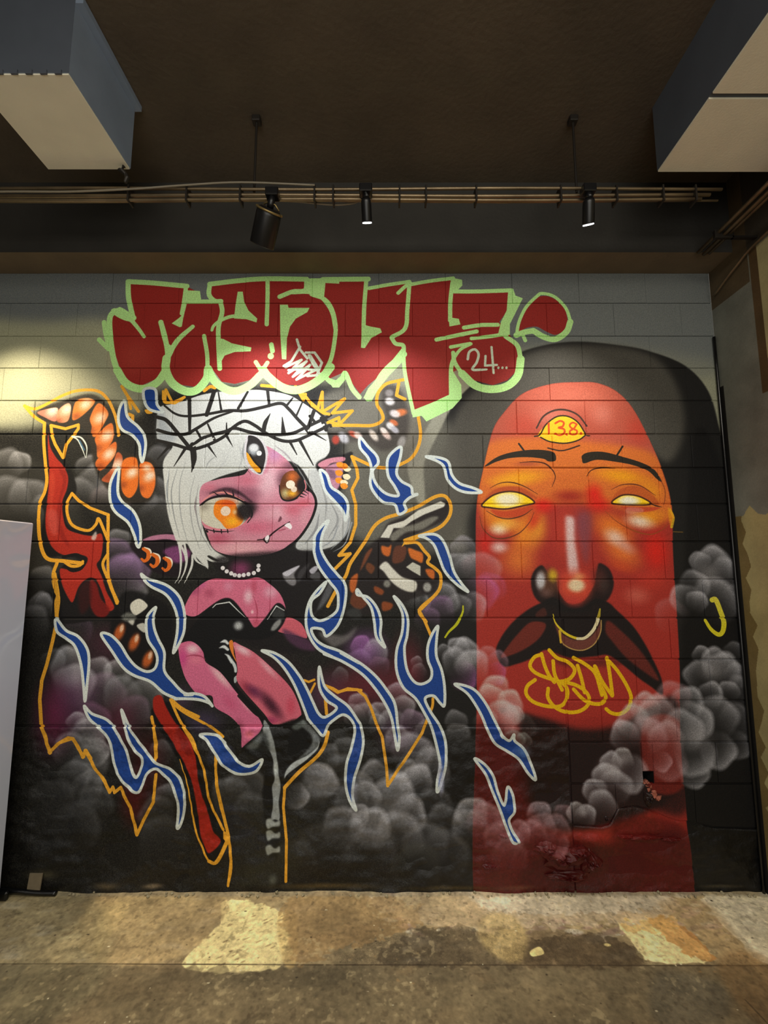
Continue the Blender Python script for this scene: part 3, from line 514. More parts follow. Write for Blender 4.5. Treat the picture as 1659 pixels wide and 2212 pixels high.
    m.P((196, 206, 206), "500,1040 530,1060 540,1120 525,1100"); m.P((170, 180, 180), "520,1180 545,1160 545,1210 525,1225"); m.P((226, 130, 50), "480,850 510,850 520,960 545,1040 505,970 480,900")
    LL = "30,880 120,850 190,880 245,950 270,1040 400,1130 560,1330 700,1480 770,1590 755,1660 700,1710 600,1805 590,1680 560,1600 480,1520 350,1440 320,1340 200,1330 100,1210 50,1080 25,950"
    m.P((210, 106, 142), LL); m.clip(LL)
    for c, x, y, rx, ry, a, r in [((240, 214, 220), 150, 920, 90, 60, .8, 0), ((226, 130, 150), 180, 1020, 90, 60, .6, 0), ((236, 206, 206), 400, 1170, 200, 50, .75, 45), ((196, 60, 130), 60, 1000, 60, 120, .7, 0), ((150, 50, 90), 250, 1350, 140, 60, .5, 30), ((190, 70, 110), 480, 1400, 120, 60, .4, 45), ((110, 40, 60), 560, 1650, 70, 120, .6, 0), ((230, 170, 180), 620, 1420, 140, 30, .6, 48), ((236, 120, 120), 660, 1680, 60, 50, .5, 0)]: m.B(c, x, y, rx, ry, a, r)
    m.clip(); m.S((150, 54, 80), "90,990 150,975 220,985 260,1010", 2.5, (.2, .6), 2)
    RL = "515,860 580,885 700,950 850,1080 1000,1230 1075,1350 1125,1515 1050,1565 900,1600 840,1570 790,1500 560,1230 552,1100 530,960"
    m.P((210, 102, 122), RL); m.clip(RL)
    for c, x, y, rx, ry, a, r in [((240, 210, 218), 600, 930, 120, 50, .8, 30), ((232, 180, 190), 820, 1090, 180, 40, .7, 45), ((140, 40, 60), 640, 1280, 130, 60, .7, 50), ((60, 22, 40), 850, 1420, 220, 70, .95, 48), ((90, 34, 70), 700, 1300, 120, 60, .8, 40), ((150, 50, 90), 850, 1560, 100, 50, .8, 0), ((196, 60, 84), 1030, 1430, 60, 110, .6, 0)]: m.B(c, x, y, rx, ry, a, r)
    m.clip(); m.S(BLK, "800,1540 850,1600 920,1620 1050,1580 1130,1520", 5); m.S(BLK, "560,1340 700,1490 790,1560 770,1660 680,1740 600,1810", 5)
    for x, y in ((420, 195), (455, 225), (495, 243), (527, 258), (567, 263), (607, 258), (650, 250), (698, 240), (738, 212), (740, 174)): m.B((226, 222, 222), x, y, 19, 19, 1, 0, 1)
    m.P((130, 128, 130), "955,250 1010,220 1110,175 1060,250 1080,320 1050,355 990,320", 3, .9); m.P((190, 188, 196), "955,250 980,225 1110,172 1010,265", 1); m.P((170, 168, 176), "1195,220 1240,180 1280,185 1230,250", 1); m.P((90, 90, 92), "1200,260 1280,230 1290,300 1230,300", 3, .8); m.P((64, 62, 64), "1100,230 1200,150 1150,250 1090,330", 4, .8)
    m.P((96, 98, 102), "1250,600 1360,340 1400,320 1400,400 1330,520 1240,600", 4, .8); m.P((60, 62, 62), "1560,560 1640,560 1659,640 1580,650 1520,600", 5, .7)
    m.P((110, 106, 106), "1280,770 1500,800 1620,720 1560,830 1430,900 1380,880", 6, .8)
    # boots
    m.org = 'M'
    m.P((14, 14, 14), "340,310 500,150 520,60 600,110 840,50 1000,220 960,380 700,620 660,680 640,1180 600,1230 540,1200 520,950 500,700 520,420", 4, .95)
    m.P((150, 156, 156), "515,60 555,110 600,240 625,400 640,520 655,640 640,760 650,900 610,910 575,900 590,780 580,640 605,560 590,400 560,320 530,260 510,150", 2, .95); m.P((40, 44, 44), "520,160 560,260 560,330 500,320 400,320 450,220", 5, .8)
    m.P((112, 118, 118), "360,290 440,220 510,150 500,220 450,300", 5, .8); m.B((196, 204, 200), 612, 470, 30, 80, .8, 0, .2); m.B((196, 200, 196), 625, 590, 26, 80, .5)
    for y in (940, 1040, 1160): m.P((172, 178, 174), f"530,{y-20} 570,{y-40} 610,{y-10} 650,{y-30} 650,{y+20} 590,{y+30} 545,{y+50}", 3, .85)
    m.P((120, 126, 128), "850,60 940,150 990,220 985,280 900,350 780,420 700,500 680,590 720,480 900,300 920,200 840,120", 4, .85); m.P((196, 204, 204), "985,240 970,290 890,360 760,430 700,500 690,560 720,520 880,400 980,300", 2, .9); m.P((120, 130, 128), "750,120 850,60 860,110 790,150", 4, .7)
    m.S((14, 14, 14), "1010,230 960,360 800,500 680,620", 6)
    # haft below the figure
    m.org = 'L'
    m.P((12, 11, 12), "960,130 1110,60 1240,250 1350,500 1400,800 1560,1130 1450,1290 1400,1300 1300,1000 1260,700 1180,500 1060,320", 3, .9)
    m.P((160, 34, 20), "985,20 1040,10 1080,100 1150,220 1250,340 1310,470 1340,700 1390,880 1440,1060 1500,1150 1430,1230 1390,1220 1340,1080 1320,900 1290,700 1230,540 1150,400 1070,280 990,150 975,80", 1); m.P((110, 22, 18), "1170,240 1250,360 1290,460 1240,460 1180,360", 4, .6)

def redhead():
    m.org = 'Z'
    # long red column of the head
    COLM = "1250,826 1290,828 1330,845 1365,880 1400,945 1432,1020 1450,1090 1453,1180 1456,1240 1462,1330 1468,1450 1470,1600 1482,1750 1497,1880 1500,1930 1502,1965 1504,2000 1024,2000 1023,1965 1023,1930 1022,1800 1028,1600 1030,1440 1028,1200 1030,1090 1045,1010 1065,930 1090,890 1130,850 1190,830"
    m.P((154, 44, 36), COLM, 1.2); m.clip(COLM, 1)
    m.P((24, 18, 17), "1125,1545 1170,1550 1250,1575 1340,1565 1440,1500 1480,1560 1470,1700 1380,1760 1260,1790 1160,1760 1120,1680", 14, .95)
    m.P((30, 20, 20), "1140,1610 1470,1640 1475,1760 1350,1730 1250,1790 1150,1770", 16, .8)
    m.P((72, 17, 15), "1020,1590 1120,1590 1150,1750 1200,1800 1330,1820 1480,1800 1510,2000 1010,2000", 20, .9); m.P((122, 34, 26), "1390,1560 1470,1560 1475,1700 1400,1700", 6, .8)
    m.P((58, 16, 15), "1140,1860 1330,1830 1400,1870 1350,1930 1150,1930", 10, .5); m.P((80, 19, 17), "1330,1770 1480,1790 1500,1900 1350,1900", 10, .6)
    # face
    m.P((166, 50, 40), "1020,900 1470,900 1470,1480 1020,1480", 10, .85)
    m.P((186, 90, 70), "1080,815 1400,815 1440,1000 1050,1000", 18, .95); m.B((206, 114, 92), 1240, 860, 120, 50, .7); m.B((214, 130, 112), 1190, 900, 60, 34, .6); m.B((214, 130, 112), 1300, 895, 34, 34, .6); m.B((196, 66, 48), 1130, 920, 50, 40, .5); m.B((196, 60, 44), 1380, 930, 40, 50, .6)
    m.P((216, 116, 44), "1050,960 1150,945 1280,955 1400,975 1440,1020 1450,1120 1300,1090 1170,1090 1050,1120 1030,1030", 14, .9)
    m.org = 'F'
    for c, x, y, rx, ry, a, r in [((236, 164, 26), 430, 800, 270, 80, .9, -6), ((236, 164, 30), 330, 830, 190, 60, .6, 0), ((236, 160, 22), 1180, 790, 260, 80, .9, 8), ((232, 150, 30), 1400, 900, 120, 110, .8, 20), ((236, 150, 30), 1380, 1100, 190, 100, .9, 0), ((236, 150, 30), 300, 1130, 200, 110, .9, 0), ((160, 70, 50), 480, 700, 130, 26, .6, 0),
                                  ((230, 138, 36), 470, 1210, 130, 250, .95, 20), ((226, 146, 44), 560, 1200, 100, 210, .8, 10), ((216, 116, 46), 420, 1420, 190, 170, .85, 0), ((230, 124, 40), 1120, 1180, 220, 150, .95, 30), ((228, 118, 48), 1190, 1360, 210, 130, .9, 30), ((210, 80, 36), 1180, 1460, 140, 60, .6, 20),
                                  ((226, 34, 22), 1440, 1350, 130, 200, .8, 0), ((206, 36, 26), 170, 1300, 80, 120, .7, 0), ((214, 34, 24), 600, 1010, 110, 80, .9, 0), ((220, 30, 22), 980, 930, 90, 110, .9, 0), ((214, 34, 24), 1020, 1000, 120, 80, .8, 0), ((156, 40, 28), 800, 940, 180, 70, .9, 0), ((200, 44, 26), 530, 1120, 60, 110, .7, 30),
                                  ((226, 196, 190), 270, 1320, 90, 60, .85, 0), ((232, 200, 180), 1140, 1250, 120, 80, .9, 30), ((214, 160, 150), 1220, 1320, 100, 60, .6, 30), ((186, 60, 44), 780, 1200, 170, 250, .9, 0), ((150, 60, 62), 880, 1150, 90, 180, .8, 0), ((160, 44, 36), 620, 1400, 110, 200, .6, 0), ((196, 66, 60), 800, 1600, 240, 130, .7, 0), ((206, 104, 88), 1300, 1680, 130, 90, .7, 0), ((206, 60, 44), 1400, 1560, 160, 120, .5, 0)]: m.B(c, x, y, rx, ry, a, r)
    m.P((224, 206, 206), "765,1110 790,1090 830,1110 835,1250 860,1450 860,1560 800,1540 775,1350", 7, .85); m.P((120, 70, 84), "860,1080 960,1080 950,1300 920,1450 870,1300", 12, .6)
    # forehead eye
    m.P((250, 200, 40), "560,482 620,405 700,350 780,345 850,385 915,475 860,520 760,542 650,530 590,505"); m.S((52, 38, 24), "535,492 575,480 620,405 700,346 785,344 860,390 920,480 945,488", 3); m.S((52, 38, 24), "580,500 650,532 760,545 860,522 920,480", 3); m.S((70, 48, 40), "550,430 600,345 680,300 770,296 860,335 925,415", 4.2, (.8, .8)); m.S((62, 40, 30), "635,580 740,600 870,562", 3)
    T = (214, 78, 34)
    m.S(T, "640,395 642,470", 4.2, sm=0); m.S(T, "690,395 725,378 752,390 745,418 715,428 755,440 755,470 720,485 690,472", 4.2); m.S(T, "775,476 776,480", 5); m.S(T, "850,402 820,390 797,408 812,432 850,450 845,475 810,478 798,455 830,432 850,402", 3.8); m.S(T, "882,468 884,472", 5)
    # brows
    m.P((40, 34, 26), "165,712 250,650 350,615 480,595 600,595 680,615 692,672 640,680 600,660 480,648 350,655 250,682 185,712"); m.P((40, 34, 26), "888,665 890,635 940,612 1050,610 1190,645 1330,688 1430,742 1485,828 1450,812 1380,748 1260,705 1150,685 1000,668 905,695"); m.S((40, 34, 26), "418,548 458,602", 4); m.S((40, 34, 26), "1192,568 1150,632", 4)
    DB = (74, 38, 22)
    m.S(DB, "425,690 520,682 610,695 670,745 690,800 665,870", 3.2, (.4, .3)); m.S(DB, "925,790 960,745 1040,725 1140,730", 3, (.4, .2)); m.S((110, 50, 30), "1480,820 1510,900 1505,1000", 2, a=.6)
    # left eye
    m.P((176, 72, 34), "150,980 220,900 330,865 450,880 560,960 450,930 330,905 220,935", 3, .8); m.S(DB, "200,880 270,845 350,835 450,862 560,925", 2.6, (.3, .3))
    E1 = "140,1008 220,935 330,905 440,920 535,985 450,1010 320,1035 200,1025"
    m.P((250, 210, 24), E1); m.clip(E1); m.B((238, 234, 214), 335, 965, 130, 70, .95, 0, .3); m.clip(); m.S(DB, E1, 3.6, closed=True); m.P((190, 66, 32), "210,1040 320,1050 450,1025 540,1000 450,1085 350,1105 260,1092", 2, .9); m.S(DB, "175,1050 260,1095 350,1108 450,1082 520,1035", 3, (.3, .3))
    m.B((240, 226, 200), 270, 1185, 90, 60, .85); m.B((240, 190, 90), 330, 1150, 130, 60, .5); m.S((110, 52, 28), "125,1090 150,1180 220,1245 310,1255 420,1215 500,1130 530,1060", 3.2, (.3, .3))
    # right eye
    m.P((186, 84, 36), "1100,985 1160,900 1260,860 1380,890 1470,1000 1400,985 1330,945 1240,928 1170,940", 3, .85); m.S((110, 54, 30), "1110,888 1200,852 1320,860 1440,935", 3, (.3, .3))
    E2 = "1115,992 1170,940 1240,928 1330,946 1405,997 1280,1005"
    m.P((250, 205, 30), E2); m.clip(E2); m.B((240, 240, 228), 1240, 975, 100, 50, .95, 0, .3); m.clip(); m.S(DB, E2, 3.4, closed=True); m.S(DB, "1400,992 1440,1010 1485,1022", 3.6, (1, .2)); m.P((190, 66, 40), "1180,1018 1300,1020 1470,1025 1400,1052 1300,1058 1220,1040", 1.5, .9)
    m.B((236, 222, 206), 1320, 1130, 140, 66, .85, 12); m.S((150, 70, 30), "1060,1050 1150,1130 1270,1195 1390,1225 1480,1195 1540,1140", 3, (.3, .3)); m.P((216, 170, 170), "1225,1025 1330,1030 1340,1060 1225,1070", 3, .35)
    # nose wings, tip
    m.P((30, 22, 22), "590,1455 530,1500 508,1580 530,1680 590,1740 700,1760 720,1800 950,1800 960,1760 1060,1730 1110,1660 1125,1570 1090,1480 1020,1440 1000,1500 980,1600 900,1720 790,1740 720,1660 690,1560 640,1520", 3, .95)
    m.B((90, 56, 40), 640, 1580, 100, 130, .9, 0, .3); m.B((196, 196, 200), 580, 1570, 46, 84, .95, 5, .3); m.B((206, 170, 40), 672, 1530, 50, 66, .9, 0, .1); m.B((110, 80, 76), 620, 1660, 70, 50, .7); m.B((90, 40, 34), 1020, 1560, 80, 120, .8); m.B((60, 50, 46), 1050, 1600, 60, 90, .7)
    m.B((206, 76, 50), 840, 1610, 150, 150, .95, 0, .3); m.B((230, 216, 176), 845, 1605, 78, 60, .95, 0, .4); m.B((236, 190, 120), 870, 1540, 60, 40, .5)
    m.B((190, 60, 52), 830, 1720, 90, 60, .7)
    m.S((220, 170, 30), "1545,1040 1570,1100 1555,1170", 5); m.P((226, 150, 30), "1530,1020 1575,1100 1560,1170 1540,1130", 2, .8)
    m.clip(); m.S((190, 150, 30), "1560,1170 1572,1110", 4); m.S((150, 110, 40), "1570,1205 1640,1208", 2, a=.6)
    # moustache and nose ring
    m.org = 'J'
    m.P((24, 20, 20), "540,150 420,215 300,320 215,440 185,540 240,645 340,630 450,590 560,520 640,540 760,580 950,570 1060,560 1180,640 1300,740 1400,810 1480,870 1478,760 1430,640 1350,480 1250,330 1120,205 1060,150 960,120 860,190 740,190 640,110", 3, .97)
    m.P((118, 44, 34), "450,305 555,305 572,345 520,430 430,500 330,550 225,578 270,500 350,400", 2, .9); m.P((112, 42, 34), "1055,290 1160,370 1290,500 1400,650 1455,760 1340,690 1200,580 1090,450 1040,380", 4, .85); m.P((86, 40, 32), "500,230 560,190 580,250 500,262", 3, .7)
    m.P((60, 24, 20), "640,520 760,590 900,600 1060,570 1150,640 700,640", 8, .5)
    m.P((116, 62, 52), "640,300 700,390 800,440 900,430 970,360 1000,300 990,420 930,490 850,520 740,500 690,450", 2, .9); m.S((176, 140, 80), "690,370 695,450 760,505 860,522 950,475 1000,380 1005,290", 2.6)
    m.S((214, 190, 40), "630,240 650,310 720,385 800,425 860,432", 5.5, (.3, 1)); m.S((226, 214, 170), "820,432 880,425 940,370 975,300 985,260", 7, (.8, 1)); m.S((170, 150, 40), "985,260 995,200", 7, (1, .5)); m.S((210, 170, 40), "680,370 690,460", 4.5)
    Y = (228, 182, 10)
    for q in ("540,555 485,575 450,640 490,695 580,735 680,765 738,820 735,900 690,955 590,958 480,925 422,865 430,800 490,752", "540,550 565,640 600,720 640,770", "630,605 640,700 670,770 700,830", "600,520 660,580 740,610 795,665 785,715 740,755 690,765",
              "690,765 800,790 880,840 912,900 890,960 820,1000 720,1000 640,960 590,890 592,820", "820,640 850,740 875,850", "790,580 880,630 950,690 990,780 1040,880 1010,935 930,935 860,900 790,825", "955,645 980,760 1010,870", "960,650 1010,760 1090,875", "1050,580 1070,700 1092,870", "1060,600 1130,680 1200,790 1238,890 1215,975 1150,1018 1085,1010 1045,980"):
        m.S(Y, q, 8)
    # yellow stray strokes
    m.org = 'K'; m.S((214, 202, 36), "610,690 645,690 690,800 722,900 712,990 670,1020 600,970 545,885", 11, (1, .6))
    m.org = 'I'; m.S((186, 186, 26), "1245,120 1240,180 1190,280 1120,350 1085,400", 6.5, (.5, .6))

def clouds_right():
    m.org = 'Z'; PK = (206, 168, 176); MG = (196, 110, 190)
    for x, y, r, a, ang, c in [
        (1540, 1222, 46, .9, 80, CG), (1512, 1215, 26, .7, 120, CG), (1565, 1240, 38, .7, 40, CG), (1500, 1265, 36, .7, 60, CG), (1545, 1300, 56, .7, 60, CG), (1480, 1295, 36, .7, 140, CG), (1505, 1300, 26, .8, 60, CG), (1585, 1290, 30, .5, 20, CG),
        (1450, 1330, 40, .35, 120, PK), (1515, 1415, 22, .8, 90, CG), (1545, 1430, 34, .8, 100, CG), (1510, 1460, 36, .7, 130, CG), (1560, 1450, 44, .8, 60, CG), (1590, 1460, 30, .7, 40, CG), (1585, 1410, 26, .5, 60, CG), (1600, 1490, 34, .7, 30, CG), (1535, 1500, 30, .8, 60, CG), (1575, 1495, 26, .7, 90, CG),
        (1455, 1510, 42, .7, 90, PK), (1485, 1520, 40, .8, 60, CG), (1500, 1560, 46, .8, 20, CG), (1475, 1580, 50, .7, 60, CG), (1550, 1550, 50, .7, 60, CG), (1590, 1560, 44, .5, 30, CG), (1440, 1600, 44, .7, 90, (214, 190, 194)), (1420, 1550, 50, .9, 100, (216, 200, 204)), (1395, 1530, 36, .9, 100, (214, 206, 208)), (1370, 1560, 40, .9, 110, (200, 200, 202)),
        (1350, 1590, 36, .9, 110, CG), (1400, 1590, 44, .7, 60, PK), (1440, 1640, 50, .5, -60, PK), (1500, 1630, 50, .7, -60, CG), (1550, 1620, 44, .8, -50, CG), (1500, 1670, 36, .7, -60, CG), (1590, 1610, 34, .5, -30, CG), (1430, 1645, 24, .8, -40, PK),
        (1345, 1640, 26, .95, 90, (206, 206, 208)), (1320, 1650, 28, .9, 110, CG), (1360, 1670, 44, .8, -30, CG), (1310, 1680, 34, .95, 110, CG), (1330, 1700, 40, .7, 60, CG), (1285, 1710, 30, .95, 120, CG), (1300, 1740, 36, .8, 80, CG), (1245, 1755, 24, .95, 120, (206, 206, 208)), (1265, 1762, 26, .9, 60, CG),
        (1040, 1235, 46, .6, 60, PK), (1060, 1270, 36, .4, 60, MG), (1040, 1280, 40, .6, 20, MG), (1020, 1310, 34, .6, 30, CG),
        (990, 1400, 26, .9, 100, CG), (1005, 1410, 34, .9, 80, CG), (985, 1430, 34, .7, 110, CG), (1020, 1440, 40, .8, 80, CG), (960, 1410, 20, .6, 100, CG), (1000, 1460, 34, .7, -40, MG), (1055, 1420, 26, .6, 80, PK), (1075, 1430, 26, .7, 60, (196, 150, 170)), (1070, 1455, 26, .6, 0, MG),
        (1070, 1490, 34, .95, 90, (216, 212, 206)), (1060, 1510, 34, .9, 90, (214, 206, 200)), (1100, 1520, 32, .95, 70, (214, 214, 208)), (1085, 1550, 40, .95, 60, (206, 208, 204)), (1110, 1545, 24, .7, 50, (200, 204, 204)), (1050, 1560, 30, .6, 60, (206, 190, 186)), (1130, 1570, 30, .35, 60, (120, 126, 120)),
        (1110, 1600, 26, .8, 60, (150, 160, 156)), (1130, 1600, 20, .7, 80, (170, 176, 172)),
        (1020, 1760, 40, .95, 100, CG), (1015, 1790, 44, .6, 110, CG), (1050, 1780, 46, .8, 70, PK), (1085, 1820, 46, .6, 80, PK), (1120, 1800, 30, .7, 80, PK), (1165, 1760, 30, .95, 90, (196, 176, 184)), (1170, 1790, 36, .6, 80, PK), (1150, 1810, 40, .5, 100, PK), (1200, 1790, 34, .6, 70, PK), (1215, 1760, 24, .6, 80, PK), (1100, 1850, 44, .4, 80, PK), (1200, 1815, 30, .5, -60, PK)]:
        m.CL(x, y, r, a, ang, c)
    for x, y, r in ((1500, 1590, 54), (1540, 1450, 40), (1400, 1560, 40), (1010, 1430, 32), (1100, 1530, 30), (1320, 1660, 40), (1530, 1240, 36), (1260, 1755, 16), (1345, 1640, 20)):
        m.B((212, 208, 212), x, y, r, r * .8, .35)
    m.B((214, 190, 194), 1100, 1545, 36, 40, .5)
    m.org = 'J'; m.B((150, 140, 140), 235, 990, 46, 36, .5)

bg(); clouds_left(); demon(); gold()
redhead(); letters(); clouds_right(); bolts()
# scuffed, unpainted foot of the wall
m.org = 'Z'; MU.mask = None
m.P((150, 142, 122), "-200,1330 0,1300 0,1900 -200,1900", 10, .0)
for x, y, rx, ry, c, a in [(90, 1890, 46, 16, (96, 90, 70), .8), (230, 1912, 40, 10, (110, 96, 72), .7), (330, 1915, 30, 8, (140, 122, 96), .8), (590, 1900, 14, 16, (96, 100, 92), .7), (700, 1915, 160, 9, (86, 70, 40), .8), (980, 1918, 150, 7, (80, 66, 38), .7), (1120, 1915, 60, 7, (96, 60, 40), .7), (1560, 1915, 70, 5, (86, 76, 54), .6), (1240, 1916, 60, 6, (60, 30, 22), .7)]:
    m.B(c, x, y, rx, ry, a, grain=.5)
MURAL = MU.image('mural paint')

# ------------------------------------------------------------------ stained concrete floor
FL = Canvas(-3.2, XR, -3.2, 0.02, 330, (104, 92, 68), on_floor)
f = FL
def floor_paint():
    rs = np.random.default_rng(3)
    f.P((150, 132, 96), "-1200,1915 1800,1915 1800,2083 -1200,2085", 2, .9, 0)
    f.P((96, 84, 62), "760,2000 860,1990 960,2020 1010,2083 740,2083", 12, .8); f.P((96, 80, 58), "1150,2010 1330,2030 1380,2083 1120,2083", 10, .7)
    for i in range(420):
        x = rs.uniform(-200, 1700); y = rs.uniform(1925, 2085); s = rs.uniform(3, 26)
        c = [(160, 146, 110), (84, 74, 54), (140, 118, 84), (118, 104, 80), (170, 160, 140)][rs.integers(5)]
        f.B(c, x, y, s * 1.6, s * .55, rs.uniform(.2, .6), rs.uniform(-20, 20), .2, .6)
    for i in range(240):
        x = rs.uniform(820, 1700); y = rs.uniform(1925, 2020); s = rs.uniform(2, 12)
        f.B([(176, 170, 150), (156, 128, 112), (120, 100, 84)][rs.integers(3)], x, y, s * 1.6, s * .6, .6, rs.uniform(-25, 25), .6, .4)
    for i in range(260):
        x = rs.uniform(-300, 1800); y = rs.uniform(2085, 2400); s = rs.uniform(6, 60)
        c = [(112, 100, 74), (78, 70, 52), (92, 84, 62), (104, 86, 60)][rs.integers(4)]
        f.B(c, x, y, s * 1.7, s * .7, rs.uniform(.15, .4), rs.uniform(-20, 20), .1, .5)
    # pale patches with ragged outlines
    PT = (206, 190, 134)
    f.RG(PT, "490,1945 560,1950 610,1975 622,2000 615,2080 560,2098 440,2098 395,2085 420,2050 470,2000 480,1970", 14, 1.0, .92, 34, 2); f.P((176, 150, 96), "600,1980 640,1975 640,2080 612,2080", 3, .6)
    for i in range(40):
        x = rs.uniform(430, 610); y = rs.uniform(1955, 2090); f.B((130, 110, 76), x, y, rs.uniform(2, 8), rs.uniform(1, 3), .7, -30, .5)
    f.RG((212, 196, 140), "1335,1985 1420,1980 1470,2005 1535,2074 1400,2076 1370,2040", 8, .9, .92, 30, 3); f.RG((168, 112, 54), "1390,1980 1450,1985 1540,2060 1530,2078 1470,2050 1420,2010", 14, 1.4, .6, 24, 15); f.RG((176, 140, 82), "1330,1975 1440,1975 1460,2010 1360,2010", 14, 1.5, .6, 20, 16)
    f.RG((196, 186, 158), "1510,1935 1660,1940 1760,2000 1760,2085 1660,2085 1580,2020 1550,1980", 16, 1.2, .8, 40, 4)
    f.RG((168, 150, 120), "830,1932 1420,1932 1400,1990 1200,2000 1000,2010 850,1980", 18, 1.5, .75, 26, 5); f.RG((178, 166, 140), "1040,1935 1440,1932 1400,1965 1200,1975 1060,1965", 14, 1.6, .8, 14, 6)
    f.RG((72, 62, 46), "900,2010 1000,2000 1100,2040 1140,2083 820,2083", 16, 1.4, .7, 30, 7); f.RG((74, 62, 44), "1120,2040 1300,2020 1390,2083 1100,2083", 14, 1.4, .7, 24, 8)
    f.RG((150, 128, 88), "200,1940 480,1935 460,2000 400,2060 200,2080", 20, 1.4, .5, 40, 9); f.RG((140, 112, 72), "620,1940 860,1940 900,2000 700,2060 640,2080", 18, 1.5, .6, 26, 10)
    f.RG((84, 74, 54), "240,2110 700,2100 900,2140 860,2240 300,2240", 24, 1.6, .5, 60, 11); f.RG((116, 102, 74), "300,2150 1000,2130 1500,2160 1500,2300 200,2300", 24, 1.6, .4, 70, 12); f.P((150, 126, 88), "1420,1950 1520,1945 1600,2030 1640,2085 1560,2060 1480,2000", 8, .5)
    f.P((214, 196, 130), "1145,2055 1165,2045 1175,2060 1150,2066", 1, .9); f.B((216, 196, 130), 1312, 2041, 7, 4, .9, 0, .6); f.P((184, 160, 104), "1050,1975 1110,1980 1140,2030 1120,2080 1060,2060 1030,2010", 8, .55)
    f.P((170, 148, 100), "220,1960 280,1955 240,2020 200,2075", 8, .4); f.P((150, 128, 92), "860,1935 1010,1935 1040,2000 900,1990", 8, .5)
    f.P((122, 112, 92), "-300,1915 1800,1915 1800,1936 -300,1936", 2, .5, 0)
    f.S((58, 48, 34), "-600,2083 200,2082 640,2084 1659,2086 1800,2086", 2.6, a=.8, sm=0)
    f.P((118, 90, 56), "1560,2060 1659,2070 1700,2212 1640,2212 1560,2120", 10, .5); f.P((80, 76, 64), "1420,2100 1560,2130 1560,2212 1420,2212", 14, .5); f.S((50, 40, 28), "1610,2160 1659,2212 1700,2260", 3, soft=2, a=.6)
    f.P((92, 92, 70), "-300,1930 190,1930 170,2180 -300,2230", 16, .25)  # cast shadow of the refrigerator, painted faintly onto the floor
    for i in range(60):
        x = rs.uniform(0, 1659); y = rs.uniform(1940, 2212); f.B([(206, 196, 160), (48, 40, 30)][i % 2], x, y, rs.uniform(1.2, 3.5), rs.uniform(1, 2), .8, 0, .6)
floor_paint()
bb = (0, FL.W, 0, FL.H)
for cell, amt, sd in ((160, .30, 41), (45, .28, 42), (14, .18, 43), (5, .2, 44)): FL.img *= (1 - amt / 2 + amt * FL.field(bb, cell, sd) * 1.15)[..., None]
sp = FL.field(bb, 7, 50); k_ = (np.clip((sp - .66) * 14, 0, 1) * .35)[..., None]; FL.img += k_ * (np.array((190, 172, 128)) / 255 - FL.img) * (FL.field(bb, 90, 51) > .5)[..., None]
k_ = (np.clip((.33 - sp) * 14, 0, 1) * .22)[..., None]; FL.img += k_ * (np.array((52, 42, 30)) / 255 - FL.img)
FL.img *= 1.16
FLOORIMG = FL.image('floor stains and shadow')

# ------------------------------------------------------------------ right-hand wall paint
SD = Canvas(-1.8, 0.05, 0.0, 3.7, 260, (168, 156, 108), lambda x, y: on_side(x, y, XR))
def side_paint():
    s = SD; H = lambda z: int(z * 260)
    n = s.img.shape[0]
    yb = on_side(1620, 1105, XR)[1]
    rs = np.random.default_rng(5); cols = np.arange(s.W); jag = np.interp(cols, np.arange(0, s.W + 12, 12), rs.uniform(-.05, .05, len(np.arange(0, s.W + 12, 12))))
    zz = (np.arange(n)[:, None] / 260); up = zz > yb + jag[None, :]
    s.img[up] = np.array((120, 122, 112)) / 255
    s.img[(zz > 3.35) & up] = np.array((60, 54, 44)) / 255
    # brown unpainted strip with a torn edge beside the corner
    edge = -.09 + np.interp(np.arange(n), np.arange(0, n + 16, 16), rs.uniform(-.035, .035, len(np.arange(0, n + 16, 16))))
    yy = -1.8 + np.arange(s.W)[None, :] / 260
    strip = (yy > edge[:, None]) & (zz < yb - .02); s.img[strip] = np.array((118, 100, 58)) / 255
    s.img[(yy > -.035) & (zz < 2.7)] = np.array((22, 20, 18)) / 255
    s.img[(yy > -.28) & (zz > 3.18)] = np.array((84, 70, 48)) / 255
    s.img[(yy > -.335) & (yy < -.285) & (zz > 2.55) & (zz < 3.34)] = np.array((88, 68, 40)) / 255
    s.img[(yy < -.335) & (zz > 2.72) & (zz < 3.34)] = np.array((176, 166, 122)) / 255
    s.img += (s.noise[..., None] - .5) * .04
side_paint()
SIDEIMG = SD.image('right wall paint')
